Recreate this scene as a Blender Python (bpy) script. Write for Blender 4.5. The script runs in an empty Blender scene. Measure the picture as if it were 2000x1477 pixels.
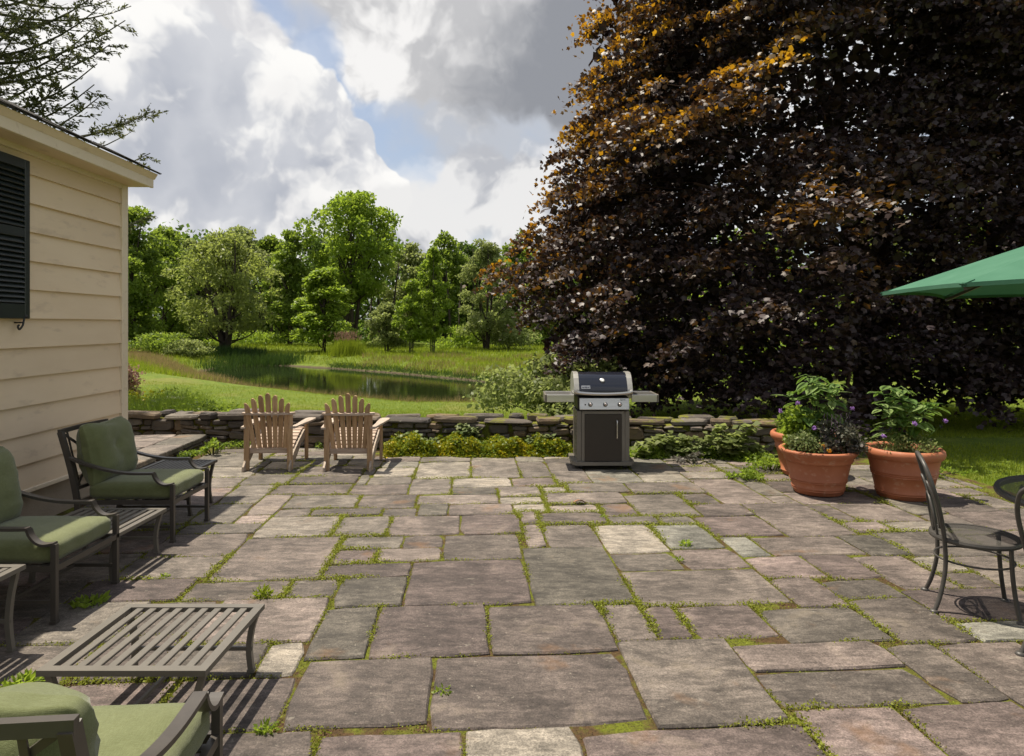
import bpy, bmesh, math, random
import numpy as np
from mathutils import Vector, Matrix, noise as mnoise

R = math.radians
random.seed(7)
rng = np.random.default_rng(7)
scene = bpy.context.scene
C = scene.collection

# ------------------------------------------------------------------ camera, sky, sun, exposure
EYE = 1.70            # eye height in metres
FPX = 1333.0          # focal length in pixels of the 2000 px wide photograph
HOR = 635.0           # row of the horizon
cam_d = bpy.data.cameras.new('camera')
cam = bpy.data.objects.new('camera', cam_d)
C.objects.link(cam)
cam.location = (0, 0, EYE)
cam.rotation_euler = (R(90), 0, 0)
cam_d.sensor_width = 36.0
cam_d.lens = 24.0
cam_d.shift_y = -(738.5 - HOR) / 2000.0
cam_d.clip_start = 0.05
cam_d.clip_end = 3000
scene.camera = cam

SUN_TO = Vector((0.34, -0.17, -1.0)).normalized()      # direction the light travels
sun_d = bpy.data.lights.new('sun', 'SUN')
sun_d.energy = 5.0
sun_d.angle = R(0.55)
sun_d.color = (1.0, 0.91, 0.76)
sun = bpy.data.objects.new('sun', sun_d)
sun.rotation_euler = SUN_TO.to_track_quat('-Z', 'Y').to_euler()
sun.location = (-8, 6, 20)
C.objects.link(sun)

world = bpy.data.worlds.new('World')
scene.world = world
world.use_nodes = True
wt = world.node_tree
wt.nodes.clear()


class NT:
    """small helper to write node trees as expressions"""
    def __init__(self, tree):
        self.t = tree

    def n(self, kind, **kw):
        nd = self.t.nodes.new(kind)
        for k, v in kw.items():
            setattr(nd, k, v)
        return nd

    def put(self, sock, v):
        if v is None:
            return
        if hasattr(v, 'is_output'):
            self.t.links.new(v, sock)
        else:
            sock.default_value = v

    def m(self, op, a, b=None, c=None, clamp=False):
        nd = self.n('ShaderNodeMath', operation=op, use_clamp=clamp)
        self.put(nd.inputs[0], a)
        if b is not None:
            self.put(nd.inputs[1], b)
        if c is not None:
            self.put(nd.inputs[2], c)
        return nd.outputs[0]

    def vm(self, op, a, b=None, out=0):
        nd = self.n('ShaderNodeVectorMath', operation=op)
        self.put(nd.inputs[0], a)
        if b is not None:
            if op == 'SCALE':
                self.put(nd.inputs['Scale'], b)
            else:
                self.put(nd.inputs[1], b)
        return nd.outputs['Value'] if op in ('DISTANCE', 'LENGTH', 'DOT_PRODUCT') else nd.outputs[out]

    def ss(self, x, a, b, lo=0.0, hi=1.0):
        nd = self.n('ShaderNodeMapRange', interpolation_type='SMOOTHSTEP')
        self.put(nd.inputs['Value'], x)
        nd.inputs['From Min'].default_value = a
        nd.inputs['From Max'].default_value = b
        nd.inputs['To Min'].default_value = lo
        nd.inputs['To Max'].default_value = hi
        return nd.outputs[0]

    def noise(self, vec=None, scale=5, detail=4, rough=0.5, w=None, dist=0.0, col=False):
        nd = self.n('ShaderNodeTexNoise')
        if w is not None:
            nd.noise_dimensions = '4D'
            self.put(nd.inputs['W'], w)
        if vec is not None:
            self.put(nd.inputs['Vector'], vec)
        nd.inputs['Scale'].default_value = scale
        nd.inputs['Detail'].default_value = detail
        nd.inputs['Roughness'].default_value = rough
        nd.inputs['Distortion'].default_value = dist
        return nd.outputs['Color' if col else 'Fac']

    def mix(self, f, a, b, mode='MIX'):
        nd = self.n('ShaderNodeMix', data_type='RGBA', blend_type=mode)
        self.put(nd.inputs[0], f)
        for s, v in ((nd.inputs[6], a), (nd.inputs[7], b)):
            if isinstance(v, (tuple, list)) and len(v) == 3:
                v = (*v, 1)
            self.put(s, v)
        return nd.outputs[2]

    def ramp(self, f, stops, interp='LINEAR'):
        nd = self.n('ShaderNodeValToRGB')
        cr = nd.color_ramp
        cr.interpolation = interp
        while len(cr.elements) < len(stops):
            cr.elements.new(0.5)
        for e, (p, c) in zip(cr.elements, stops):
            e.position = p
            e.color = (*c, 1)
        self.put(nd.inputs[0], f)
        return nd.outputs[0]


def ray(px, py):
    v = Vector(((px - 1000) / FPX, 1, (HOR - py) / FPX))
    return v.normalized()


def build_sky():
    g = NT(wt)
    tc = g.n('ShaderNodeTexCoord')
    d = g.vm('NORMALIZE', tc.outputs['Generated'])
    sky = g.n('ShaderNodeTexSky', sky_type='NISHITA')
    sky.sun_disc = False
    sky.sun_elevation = math.asin(-SUN_TO.z)
    sky.sun_rotation = math.atan2(-SUN_TO.x, -SUN_TO.y)
    sky.air_density = 1.0
    sky.dust_density = 1.6
    sky.ozone_density = 1.5
    # warped noises shared by the cloud layers
    w1 = g.noise(d, 5.0, 1, 0.5, col=True)
    w2 = g.noise(d, 26.0, 2, 0.55, col=True)
    dw = g.vm('ADD', d, g.vm('SCALE', g.vm('SUBTRACT', w1, (0.5, 0.5, 0.5)), 0.09))
    dw = g.vm('ADD', dw, g.vm('SCALE', g.vm('SUBTRACT', w2, (0.5, 0.5, 0.5)), 0.035))
    fb = g.noise(dw, 6.5, 5, 0.58)

    def puffs(v):       # cauliflower heads: domes with creases between
        o = None
        for sc, am in ((10.0, 0.62), (23.0, 0.38)):
            nd = g.n('ShaderNodeTexVoronoi', feature='F1')
            g.put(nd.inputs['Vector'], v)
            nd.inputs['Scale'].default_value = sc
            nd.inputs['Detail'].default_value = 0.0
            q = g.m('MULTIPLY', g.m('SUBTRACT', 1.0, g.m('MULTIPLY', nd.outputs['Distance'], nd.outputs['Distance'])), am)
            o = q if o is None else g.m('ADD', o, q)
        return o
    fine = puffs(dw)
    fine2 = puffs(g.vm('ADD', dw, (-0.010, 0.0, 0.018)))
    sund = Vector((-0.045, 0.0, 0.075))
    fb2 = g.noise(g.vm('ADD', dw, tuple(sund)), 6.5, 4, 0.58)
    lit = g.m('ADD', g.m('SUBTRACT', fb, fb2), g.m('MULTIPLY', g.m('SUBTRACT', fine, fine2), 0.30))             # >0 where the cloud thickens away from the sun: lit side
    big = g.noise(d, 1.7, 2, 0.5)

    def layer(blobs, amp, famp):
        s = None
        for (px, py, rad) in blobs:
            c = ray(px, py)
            q = g.m('SUBTRACT', 1.0, g.m('DIVIDE', g.vm('DISTANCE', dw, tuple(c)), rad / FPX))
            if s is None:
                s = q
            else:
                nd = g.n('ShaderNodeMath', operation='SMOOTH_MAX')
                g.put(nd.inputs[0], s); g.put(nd.inputs[1], q); nd.inputs[2].default_value = 0.12
                s = nd.outputs[0]
        s = g.m('ADD', s, g.m('MULTIPLY', g.m('SUBTRACT', fb, 0.5), amp))
        s = g.m('ADD', s, g.m('MULTIPLY', g.m('SUBTRACT', fine, 0.80), famp))
        return s

    K = 10.0     # the Background strength is 0.1
    def col(r, gg, b):
        return (r * K * 0.87, gg * K * 0.87, b * K * 0.87)
    base = g.mix(0.35, g.vm('SCALE', sky.outputs[0], 1.0), col(0.42, 0.45, 0.50))
    # a thin veil over the whole sky, broken cloud beyond the frame
    veil = g.ss(g.m('ADD', big, g.m('MULTIPLY', g.m('SUBTRACT', fb, 0.5), 0.7)), 0.36, 0.62, 0.15, 0.85)
    veil_c = g.mix(g.ss(lit, -0.10, 0.12), col(0.48, 0.48, 0.49), col(0.80, 0.78, 0.74))
    gap = layer([(455, 10, 75), (530, 40, 70), (600, 90, 75), (650, 160, 80), (700, 215, 85), (760, 290, 90), (820, 330, 90), (880, 345, 70)], 0.5, 0.15)
    veil = g.m('MULTIPLY', veil, g.ss(gap, 0.0, 0.6, 1.0, 0.25))
    out = g.mix(veil, base, veil_c)
    # hazy bright strip low in the sky, right of the gap
    s = layer([(930, 270, 210), (1080, 300, 240), (820, 450, 200), (1300, 400, 420)], 1.0, 0.4)
    hz = g.mix(g.ss(lit, -0.09, 0.11), col(0.42, 0.44, 0.48), col(0.66, 0.66, 0.67))
    out = g.mix(g.ss(s, 0.02, 0.75, 0, 0.9), out, hz)
    # the pale sheet top left
    s = layer([(290, 10, 200), (425, 55, 105), (150, 90, 260), (60, 330, 330), (500, 85, 60)], 0.8, 0.35)
    sh = g.mix(g.ss(lit, -0.09, 0.10), col(0.54, 0.54, 0.56), col(0.73, 0.72, 0.71))
    out = g.mix(g.ss(s, 0.0, 0.30), out, sh)
    # the big dark cloud top right
    s = layer([(760, 10, 180), (950, 20, 230), (1110, 70, 190), (870, 80, 150), (1250, 60, 280), (710, 95, 85), (1010, 120, 110)], 0.8, 0.4)
    dk = g.ss(g.m('ADD', g.m('MULTIPLY', g.vm('DOT_PRODUCT', d, (1.3, 0, -0.75)), 1.0), g.m('MULTIPLY', g.m('SUBTRACT', fb, 0.5), 0.55)), -0.42, -0.20)
    dc = g.mix(dk, g.mix(g.ss(lit, -0.08, 0.10), col(0.44, 0.44, 0.45), col(0.73, 0.72, 0.71)), col(0.235, 0.245, 0.27))
    out = g.mix(g.ss(s, 0.0, 0.26), out, dc)
    # the towering cumulus left of centre and the lower heads before it
    s = layer([(320, 190, 150), (430, 205, 118), (535, 205, 105), (585, 230, 85), (640, 320, 120), (690, 290, 70),
               (400, 350, 220), (560, 400, 190), (250, 300, 220), (710, 370, 90)], 0.55, 0.50)
    inner = g.ss(s, 0.22, 1.05)
    cu_l = g.mix(g.ss(lit, -0.085, 0.075), col(0.52, 0.53, 0.56), col(0.78, 0.77, 0.75))
    cu_d = g.mix(g.ss(lit, -0.05, 0.14), col(0.36, 0.38, 0.43), col(0.71, 0.70, 0.69))
    out = g.mix(g.ss(s, 0.0, 0.09), out, g.mix(inner, cu_l, cu_d))
    s = layer([(930, 365, 100), (1000, 370, 85), (860, 420, 90), (1100, 430, 140), (770, 470, 110)], 0.7, 0.6)
    cu2 = g.mix(g.ss(lit, -0.08, 0.09), col(0.40, 0.41, 0.44), col(0.66, 0.655, 0.65))
    out = g.mix(g.ss(s, 0.0, 0.22, 0, 0.9), out, cu2)
    # level ground colour below the horizon
    sep = g.n('ShaderNodeSeparateXYZ')
    g.put(sep.inputs[0], d)
    out = g.mix(g.ss(sep.outputs[2], -0.04, 0.0), col(0.10, 0.11, 0.09), out)
    bg = g.n('ShaderNodeBackground')
    g.put(bg.inputs['Color'], out)
    bg.inputs['Strength'].default_value = 0.1
    wo = g.n('ShaderNodeOutputWorld')
    g.put(wo.inputs['Surface'], bg.outputs[0])
    world.cycles.sampling_method = 'MANUAL'
    world.cycles.sample_map_resolution = 512


build_sky()
vs = scene.view_settings
vs.view_transform = 'Standard'
vs.look = 'None'
vs.exposure = 0.55
vs.gamma = 1.0
vs.use_curve_mapping = False
scene.render.engine = 'CYCLES'
scene.cycles.max_bounces = 4
scene.cycles.diffuse_bounces = 3
scene.cycles.glossy_bounces = 2
scene.cycles.transmission_bounces = 3
scene.cycles.transparent_max_bounces = 12
scene.cycles.caustics_reflective = False
scene.cycles.caustics_refractive = False
scene.cycles.use_adaptive_sampling = True
scene.cycles.adaptive_threshold = 0.02
scene.cycles.use_denoising = True
try:
    scene.cycles.denoiser = 'OPENIMAGEDENOISE'
except Exception:
    pass


# ------------------------------------------------------------------ object helpers
def at(px, py, z=0.0):
    """world point at height z seen at a pixel of the photograph"""
    Y = (EYE - z) * FPX / (py - HOR)
    return Vector(((px - 1000) * Y / FPX, Y, z))


def tag(o, label=None, cat=None, group=None, kind=None):
    if label: o['label'] = label
    if cat: o['category'] = cat
    if group: o['group'] = group
    if kind: o['kind'] = kind
    return o


def empty(name, loc=(0, 0, 0), rz=0.0):
    o = bpy.data.objects.new(name, None)
    o.empty_display_size = 0.1
    o.location = loc
    o.rotation_euler = (0, 0, rz)
    C.objects.link(o)
    return o


def copy_tree(o, parent=None):
    c = o.copy()
    C.objects.link(c)
    c.parent = parent
    for ch in [x for x in bpy.data.objects if x.parent == o]:
        copy_tree(ch, c)
    return c


def link(name, me, parent=None, mat=None):
    o = bpy.data.objects.new(name, me)
    C.objects.link(o)
    if mat and not me.materials:
        me.materials.append(mat)
    if parent:
        o.parent = parent
    return o


class MB:
    """collects simple shapes and links them as one mesh object"""
    def __init__(self):
        self.v = []; self.f = []; self.s = []

    def add(self, vs_, fs, smooth=False):
        b = len(self.v)
        self.v += [tuple(p) for p in vs_]
        self.f += [tuple(i + b for i in f) for f in fs]
        self.s += [smooth] * len(fs)
        return self

    def box(self, c, s, rot=None, bev=0.0):
        hx, hy, hz = s[0] / 2, s[1] / 2, s[2] / 2
        if bev <= 0:
            pts = [Vector((x * hx, y * hy, z * hz)) for z in (-1, 1) for y in (-1, 1) for x in (-1, 1)]
            fs = [(0, 2, 3, 1), (4, 5, 7, 6), (0, 1, 5, 4), (2, 6, 7, 3), (0, 4, 6, 2), (1, 3, 7, 5)]
        else:
            b = min(bev, hx * 0.9, hy * 0.9, hz * 0.9)
            pts = []
            for z, i in ((-hz, b), (-hz + b, 0), (hz - b, 0), (hz, b)):
                X, Y = hx - i, hy - i
                c_ = b
                for (x, y) in ((-X + c_, -Y), (X - c_, -Y), (X, -Y + c_), (X, Y - c_), (X - c_, Y), (-X + c_, Y), (-X, Y - c_), (-X, -Y + c_)):
                    pts.append(Vector((x, y, z)))
            fs = [tuple(range(7, -1, -1)), tuple(range(24, 32))]
            for r_ in range(3):
                for k in range(8):
                    a, b2 = r_ * 8 + k, r_ * 8 + (k + 1) % 8
                    fs.append((a, b2, b2 + 8, a + 8))
        M = rot.to_matrix() if rot is not None and hasattr(rot, 'to_matrix') else rot
        if M is not None:
            pts = [M @ p for p in pts]
        c = Vector(c)
        return self.add([p + c for p in pts], fs)

    def sweep(self, pts, prof, up=(0, 0, 1), closed=False, smooth=False, scale=None):
        """sweep a closed 2D profile (side, up) along points"""
        pts = [Vector(p) for p in pts]
        n = len(pts); k = len(prof); vs_ = []
        up = Vector(up)
        for i, p in enumerate(pts):
            if closed:
                t = pts[(i + 1) % n] - pts[i - 1]
            else:
                t = pts[min(i + 1, n - 1)] - pts[max(i - 1, 0)]
            t.normalize()
            sd = t.cross(up)
            if sd.length < 1e-4:
                sd = t.cross(Vector((0, 1, 0)))
                if sd.length < 1e-4:
                    sd = t.cross(Vector((1, 0, 0)))
            sd.normalize()
            u2 = sd.cross(t)
            q = 1.0 if scale is None else scale[i]
            for (a, b) in prof:
                vs_.append(p + sd * a * q + u2 * b * q)
        fs = []
        rngn = n if closed else n - 1
        for i in range(rngn):
            j = (i + 1) % n
            for a in range(k):
                b = (a + 1) % k
                fs.append((i * k + a, i * k + b, j * k + b, j * k + a))
        if not closed:
            fs.append(tuple(range(k - 1, -1, -1)))
            fs.append(tuple((n - 1) * k + a for a in range(k)))
        return self.add(vs_, fs, smooth)

    def tube(self, pts, r, seg=8, closed=False, scale=None, up=(0, 0, 1)):
        prof = [(r * math.cos(2 * math.pi * a / seg), r * math.sin(2 * math.pi * a / seg)) for a in range(seg)]
        return self.sweep(pts, prof, up, closed, True, scale)

    def bar(self, pts, w, h, up=(0, 0, 1), closed=False):
        return self.sweep(pts, [(-w / 2, -h / 2), (w / 2, -h / 2), (w / 2, h / 2), (-w / 2, h / 2)], up, closed)

    def lathe(self, prof, seg=32, c=(0, 0, 0), smooth=True):
        vs_ = []; fs = []
        for (r, z) in prof:
            for a in range(seg):
                t = 2 * math.pi * a / seg
                vs_.append((c[0] + r * math.cos(t), c[1] + r * math.sin(t), c[2] + z))
        for i in range(len(prof) - 1):
            for a in range(seg):
                b = (a + 1) % seg
                fs.append((i * seg + a, i * seg + b, (i + 1) * seg + b, (i + 1) * seg + a))
        return self.add(vs_, fs, smooth)

    def prism(self, outline, y0, y1, axis='y'):
        """extrude a 2D outline; axis y: outline is (x, z)"""
        k = len(outline)
        def P(p, t):
            return {'y': (p[0], t, p[1]), 'x': (t, p[0], p[1]), 'z': (p[0], p[1], t)}[axis]
        vs_ = [P(p, y0) for p in outline] + [P(p, y1) for p in outline]
        fs = [tuple(range(k)), tuple(range(2 * k - 1, k - 1, -1))]
        for a in range(k):
            b = (a + 1) % k
            fs.append((a, a + k, b + k, b))
        return self.add(vs_, fs)

    def mesh(self, name, mat=None):
        me = bpy.data.meshes.new(name)
        me.from_pydata(self.v, [], self.f)
        me.polygons.foreach_set('use_smooth', self.s)
        bm = bmesh.new(); bm.from_mesh(me)
        bmesh.ops.recalc_face_normals(bm, faces=bm.faces)
        bm.to_mesh(me); bm.free()
        if mat: me.materials.append(mat)
        me.update()
        return me

    def build(self, name, mat, parent=None):
        return link(name, self.mesh(name, mat), parent)


def smooth_path(pts, n=8):
    """Catmull-Rom through points"""
    pts = [Vector(p) for p in pts]
    out = []
    for i in range(len(pts) - 1):
        p0 = pts[max(i - 1, 0)]; p1 = pts[i]; p2 = pts[i + 1]; p3 = pts[min(i + 2, len(pts) - 1)]
        for k in range(n):
            t = k / n
            out.append(0.5 * ((2 * p1) + (p2 - p0) * t + (2 * p0 - 5 * p1 + 4 * p2 - p3) * t * t + (3 * p1 - p0 - 3 * p2 + p3) * t ** 3))
    out.append(pts[-1])
    return out


def fast_mesh(name, V, F, tint=None, mat=None, smooth=False):
    """V (n,3) array, F (m,k) array of equal-length faces"""
    me = bpy.data.meshes.new(name)
    V = np.ascontiguousarray(V, dtype=np.float32)
    F = np.ascontiguousarray(F, dtype=np.int32)
    m, k = F.shape
    me.vertices.add(len(V)); me.vertices.foreach_set('co', V.ravel())
    me.loops.add(m * k); me.loops.foreach_set('vertex_index', F.ravel())
    me.polygons.add(m)
    me.polygons.foreach_set('loop_start', np.arange(0, m * k, k, dtype=np.int32))
    me.polygons.foreach_set('loop_total', np.full(m, k, dtype=np.int32))
    if smooth:
        me.polygons.foreach_set('use_smooth', np.ones(m, dtype=bool))
    if tint is not None:
        a = me.attributes.new('tint', 'FLOAT', 'POINT')
        a.data.foreach_set('value', np.ascontiguousarray(tint, dtype=np.float32))
    me.update(calc_edges=True)
    if mat: me.materials.append(mat)
    return me


def unit(a):
    return a / np.maximum(np.linalg.norm(a, axis=1, keepdims=True), 1e-9)


def scatter(P, size, T, TF, tint, up=0.5, axis=None, droop=0.0):
    """place a leaf template T (k,3; x side, y along the leaf, z out) at points P; up biases the leaf normals upward"""
    n = len(P)
    nr = unit(rng.normal(size=(n, 3)))
    nr = unit(nr * (1 - up) + np.array([0, 0, 1.0]) * up * np.where(rng.random((n, 1)) < 0.9, 1, -1))
    if axis is None:
        ax = rng.normal(size=(n, 3))
    else:
        ax = axis + rng.normal(size=(n, 3)) * 0.35
    ax[:, 2] -= droop
    t = ax - nr * (ax * nr).sum(1, keepdims=True)
    t = unit(t)
    b = np.cross(t, nr)
    s = (np.ones(n) * size)[:, None, None] if np.ndim(size) == 0 else size[:, None, None]
    V = P[:, None, :] + s * (T[None, :, 0:1] * b[:, None, :] + T[None, :, 1:2] * t[:, None, :] + T[None, :, 2:3] * nr[:, None, :])
    k = len(T)
    F = (TF[None] + (np.arange(n) * k)[:, None, None]).reshape(-1, TF.shape[1])
    return V.reshape(-1, 3), F, np.repeat(tint, k)


def join_parts(parts):
    V = []; F = []; A = []; b = 0
    for v, f, a in parts:
        V.append(v); F.append(f + b); A.append(a); b += len(v)
    return np.concatenate(V), np.concatenate(F), np.concatenate(A)


LEAF_Q = np.array([[0, 0, 0], [0.36, 0.42, 0.05], [0, 1, -0.05], [-0.36, 0.42, 0.05]], float)
LEAF_QF = np.array([[0, 1, 2, 3]])
LEAF_N = np.array([[0, 0, 0], [0.16, 0.45, 0.03], [0, 1, -0.08], [-0.16, 0.45, 0.03]], float)
# five-lobed maple leaf
_ml = [(0, 0), (0.16, -0.02), (0.48, 0.04), (0.38, 0.26), (0.60, 0.57), (0.30, 0.58), (0, 1.0), (-0.30, 0.58), (-0.60, 0.57), (-0.38, 0.26), (-0.48, 0.04), (-0.16, -0.02)]
MAPLE = np.array([(x, y, -0.22 * (x * x) - 0.10 * y * y) for x, y in _ml] + [(0, 0.32, 0.0)], float)
MAPLE_F = np.array([(12, i, (i + 1) % 12) for i in range(12)])
_ml7 = [(0, 0), (0.46, 0.05), (0.58, 0.57), (0.26, 0.60), (0, 0.98), (-0.26, 0.60), (-0.58, 0.57), (-0.46, 0.05)]
MAPLE_S = np.array([(x, y, -0.28 * x * x - 0.14 * y * y) for x, y in _ml7], float)
MAPLE_SF = np.array([(0, k, k + 1) for k in range(1, 7)])
MAPLE_C = np.array([[0, 0, 0], [0.5, 0.4, -0.05], [0, 1, -0.1], [-0.5, 0.4, -0.05]], float)
MAPLE_CF = np.array([(0, 1, 2), (0, 2, 3)])



# ------------------------------------------------------------------ materials
MATS = {}


def new_mat(name):
    m = bpy.data.materials.new(name)
    m.use_nodes = True
    m.node_tree.nodes.clear()
    MATS[name] = m
    return m, NT(m.node_tree)


def out_(g, shader, disp=None):
    o = g.n('ShaderNodeOutputMaterial')
    g.put(o.inputs['Surface'], shader)


def principled(g, col, rough=0.6, metal=0.0, spec=0.5, bump=None, bstr=0.3, bdist=0.01, **kw):
    p = g.n('ShaderNodeBsdfPrincipled')
    if isinstance(col, (tuple, list)) and len(col) == 3:
        col = (*col, 1)
    g.put(p.inputs['Base Color'], col)
    g.put(p.inputs['Roughness'], rough)
    g.put(p.inputs['Metallic'], metal)
    g.put(p.inputs['Specular IOR Level'], spec)
    for k, v in kw.items():
        g.put(p.inputs[k], v)
    if bump is not None:
        b = g.n('ShaderNodeBump')
        b.inputs['Strength'].default_value = bstr
        b.inputs['Distance'].default_value = bdist
        g.put(b.inputs['Height'], bump)
        g.t.links.new(b.outputs[0], p.inputs['Normal'])
    return p.outputs[0]


def pos(g):
    return g.n('ShaderNodeNewGeometry').outputs['Position']


def obj_co(g):
    return g.n('ShaderNodeTexCoord').outputs['Object']


def rand(g):
    return g.n('ShaderNodeObjectInfo').outputs['Random']


def stretch(g, vec, s):
    nd = g.n('ShaderNodeMapping')
    g.put(nd.inputs['Vector'], vec)
    nd.inputs['Scale'].default_value = s
    return nd.outputs[0]


def mottled(name, c1, c2, scale=6, rough=0.6, spec=0.4, bstr=0.2, bdist=0.005, bscale=60, metal=0.0, vary=0.0, sx=(1, 1, 1), local=False, c3=None):
    m, g = new_mat(name)
    p = stretch(g, obj_co(g) if local else pos(g), sx)
    w = g.m('MULTIPLY', rand(g), 40.0)
    f = g.noise(p, scale, 6, 0.6, w=w)
    col = g.mix(g.ss(f, 0.3, 0.7), c1, c2)
    if c3 is not None:
        col = g.mix(g.ss(g.noise(p, scale * 4.3, 4, 0.6, w=w), 0.56, 0.70), col, c3)
    if vary:
        hs = g.n('ShaderNodeHueSaturation')
        g.put(hs.inputs['Value'], g.m('ADD', 1 - vary / 2, g.m('MULTIPLY', rand(g), vary)))
        g.put(hs.inputs['Color'], col)
        col = hs.outputs[0]
    fb = g.noise(p, bscale, 5, 0.6)
    out_(g, principled(g, col, rough, metal, spec, bump=fb, bstr=bstr, bdist=bdist))
    return m


def leaf_mat(name, stops, trans=(0.3, 0.4, 0.05), tfac=0.35, rough=0.45, gloss=0.25, tstops=None):
    """leaf: colour by the per-leaf tint, light passes through"""
    m, g = new_mat(name)
    a = g.n('ShaderNodeAttribute', attribute_name='tint')
    t = a.outputs['Fac']
    col = g.ramp(t, stops)
    p = principled(g, col, rough, 0.0, gloss)
    tr = g.n('ShaderNodeBsdfTranslucent')
    if tstops:
        g.put(tr.inputs['Color'], g.ramp(t, tstops))
    else:
        g.put(tr.inputs['Color'], g.mix(0.6, col, trans))
    mx = g.n('ShaderNodeMixShader')
    mx.inputs[0].default_value = tfac
    g.put(mx.inputs[1], p); g.put(mx.inputs[2], tr.outputs[0])
    out_(g, mx.outputs[0])
    return m
# ------------------------------------------------------------------ ground, pond
WATER = -0.80
POND = [(-17.2, 41.0), (-16.6, 36.5), (-14.4, 31.8), (-11.9, 28.6), (-8.7, 25.6), (-5.9, 23.4), (-3.1, 21.5), (-0.5, 21.6), (2.5, 21.8), (5.0, 22.6),
        (5.6, 24.0), (3.7, 25.6), (0.0, 28.4), (-1.6, 30.4), (-4.0, 33.0), (-6.3, 35.6), (-8.6, 37.6), (-10.4, 39.2), (-12.2, 40.4), (-13.7, 41.6), (-15.5, 42.3)]
PA = np.array(POND)


def pond_sd(x, y):
    """signed distance to the shore, negative over the water"""
    x = np.asarray(x, float); y = np.asarray(y, float)
    d = np.full(x.shape, 1e9); inside = np.zeros(x.shape, bool)
    n = len(PA)
    for i in range(n):
        a = PA[i]; b = PA[(i + 1) % n]
        e = b - a
        t = np.clip(((x - a[0]) * e[0] + (y - a[1]) * e[1]) / (e @ e), 0, 1)
        d = np.minimum(d, np.hypot(x - a[0] - t * e[0], y - a[1] - t * e[1]))
        c = ((a[1] > y) != (b[1] > y)) & (x < (b[0] - a[0]) * (y - a[1]) / (b[1] - a[1] + 1e-12) + a[0])
        inside ^= c
    return np.where(inside, -d, d)


def land(x, y):
    """height of the terrain"""
    x = np.asarray(x, float); y = np.asarray(y, float)
    g = -0.074 * np.clip(y - 10.4, 0, 8.4)
    far = -0.58 + 0.018 * np.clip(y - 26, 0, 200) + 0.015 * np.clip(-x - 14, 0, 30)
    k = np.clip((y - 18.8) / 10, 0, 1); k = k * k * (3 - 2 * k)
    g = g * (1 - k) + far * k
    g = g + 0.06 * np.sin(x * 0.35 + 1.3) * np.sin(y * 0.27) * np.clip((y - 11) / 6, 0, 1)
    # the left bank stands a little higher
    g = g + 0.35 * np.clip((-x - 6.5) / 6, 0, 1) * np.clip((y - 11) / 6, 0, 1) * np.clip((36 - y) / 10, 0, 1)
    sd = pond_sd(x, y)
    bank = WATER + np.where(sd < 0, np.maximum(sd * 0.45, -0.6), 0.05 + sd * 0.20)
    return np.minimum(g, bank) - 0.07 * (y < 10.3)


def zt(x, y):
    return float(land(np.array([x]), np.array([y]))[0])


def make_ground():
    def axis(lo, hi, a, b, fine, coarse):
        out = list(np.arange(a, b, fine))
        v = b; s = fine
        while v < hi:
            out.append(v); s = min(s * 1.25, coarse); v += s
        v = a; s = fine
        while v > lo:
            s = min(s * 1.25, coarse); v -= s; out.append(v)
        return np.array(sorted(out))
    xs = axis(-700, 700, -22, 12, 0.45, 60)
    ys = axis(-60, 1200, 9.0, 46, 0.45, 60)
    X, Y = np.meshgrid(xs, ys)
    Z = land(X, Y)
    V = np.stack([X, Y, Z], -1).reshape(-1, 3)
    nx = len(xs); ny = len(ys)
    i = np.arange((ny - 1) * nx).reshape(ny - 1, nx)[:, :-1].ravel()
    F = np.stack([i, i + 1, i + nx + 1, i + nx], 1)
    m, g = new_mat('meadow')
    p = pos(g)
    f1 = g.noise(p, 0.35, 5, 0.6); f2 = g.noise(p, 3.0, 6, 0.7); f3 = g.noise(stretch(g, p, (1, 0.35, 1)), 40, 4, 0.7)
    c = g.mix(g.ss(f2, 0.3, 0.72), (0.085, 0.135, 0.014), (0.165, 0.205, 0.026))
    c = g.mix(g.ss(f1, 0.50, 0.66, 0, 0.55), c, (0.20, 0.18, 0.05))
    c = g.mix(g.ss(f3, 0.42, 0.7, 0, 0.5), c, (0.040, 0.065, 0.010))
    sep = g.n('ShaderNodeSeparateXYZ'); g.put(sep.inputs[0], p)
    # bare mud just above and below the water line
    mud = g.ss(g.m('ADD', sep.outputs[2], g.m('MULTIPLY', g.m('SUBTRACT', f2, 0.5), 0.12)), WATER + 0.11, WATER + 0.03)
    c = g.mix(mud, c, (0.085, 0.065, 0.04))
    out_(g, principled(g, c, 0.9, 0, 0.2, bump=g.noise(p, 25, 5, 0.7), bstr=0.7, bdist=0.05))
    me = fast_mesh('ground', V, F, None, m, True)
    tag(link('ground', me), kind='structure')


def make_pond():
    m, g = new_mat('pond_water')
    p = pos(g)
    h = g.noise(stretch(g, p, (1.0, 2.2, 1)), 2.2, 3, 0.5)
    out_(g, principled(g, (0.010, 0.013, 0.006), 0.035, 0, 0.5, bump=h, bstr=0.05, bdist=0.05, IOR=1.33))
    mb = MB()
    cx, cy = PA.mean(0)
    out = [(cx + (x - cx) * 1.05 , cy + (y - cy) * 1.05, WATER) for x, y in POND]
    # follow the shore with a margin that dips under the banks
    n = len(POND); ring = []
    for i in range(n):
        a = PA[i - 1]; b = PA[(i + 1) % n]
        e = (b - a) / np.linalg.norm(b - a)
        ring.append((PA[i][0] + e[1] * 0.5, PA[i][1] - e[0] * 0.5, WATER))
    mb.add(ring, [tuple(range(n))])
    tag(mb.build('pond_water', m), kind='structure')


make_ground()
make_pond()

# ------------------------------------------------------------------ the flagstone patio
TH = 0.055                       # the paving is laid a little askew to the view
ct, st = math.cos(TH), math.sin(TH)


def to_pav(x, y): return (x * ct + y * st, -x * st + y * ct)
def from_pav(u, v): return (u * ct - v * st, u * st + v * ct)


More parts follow.
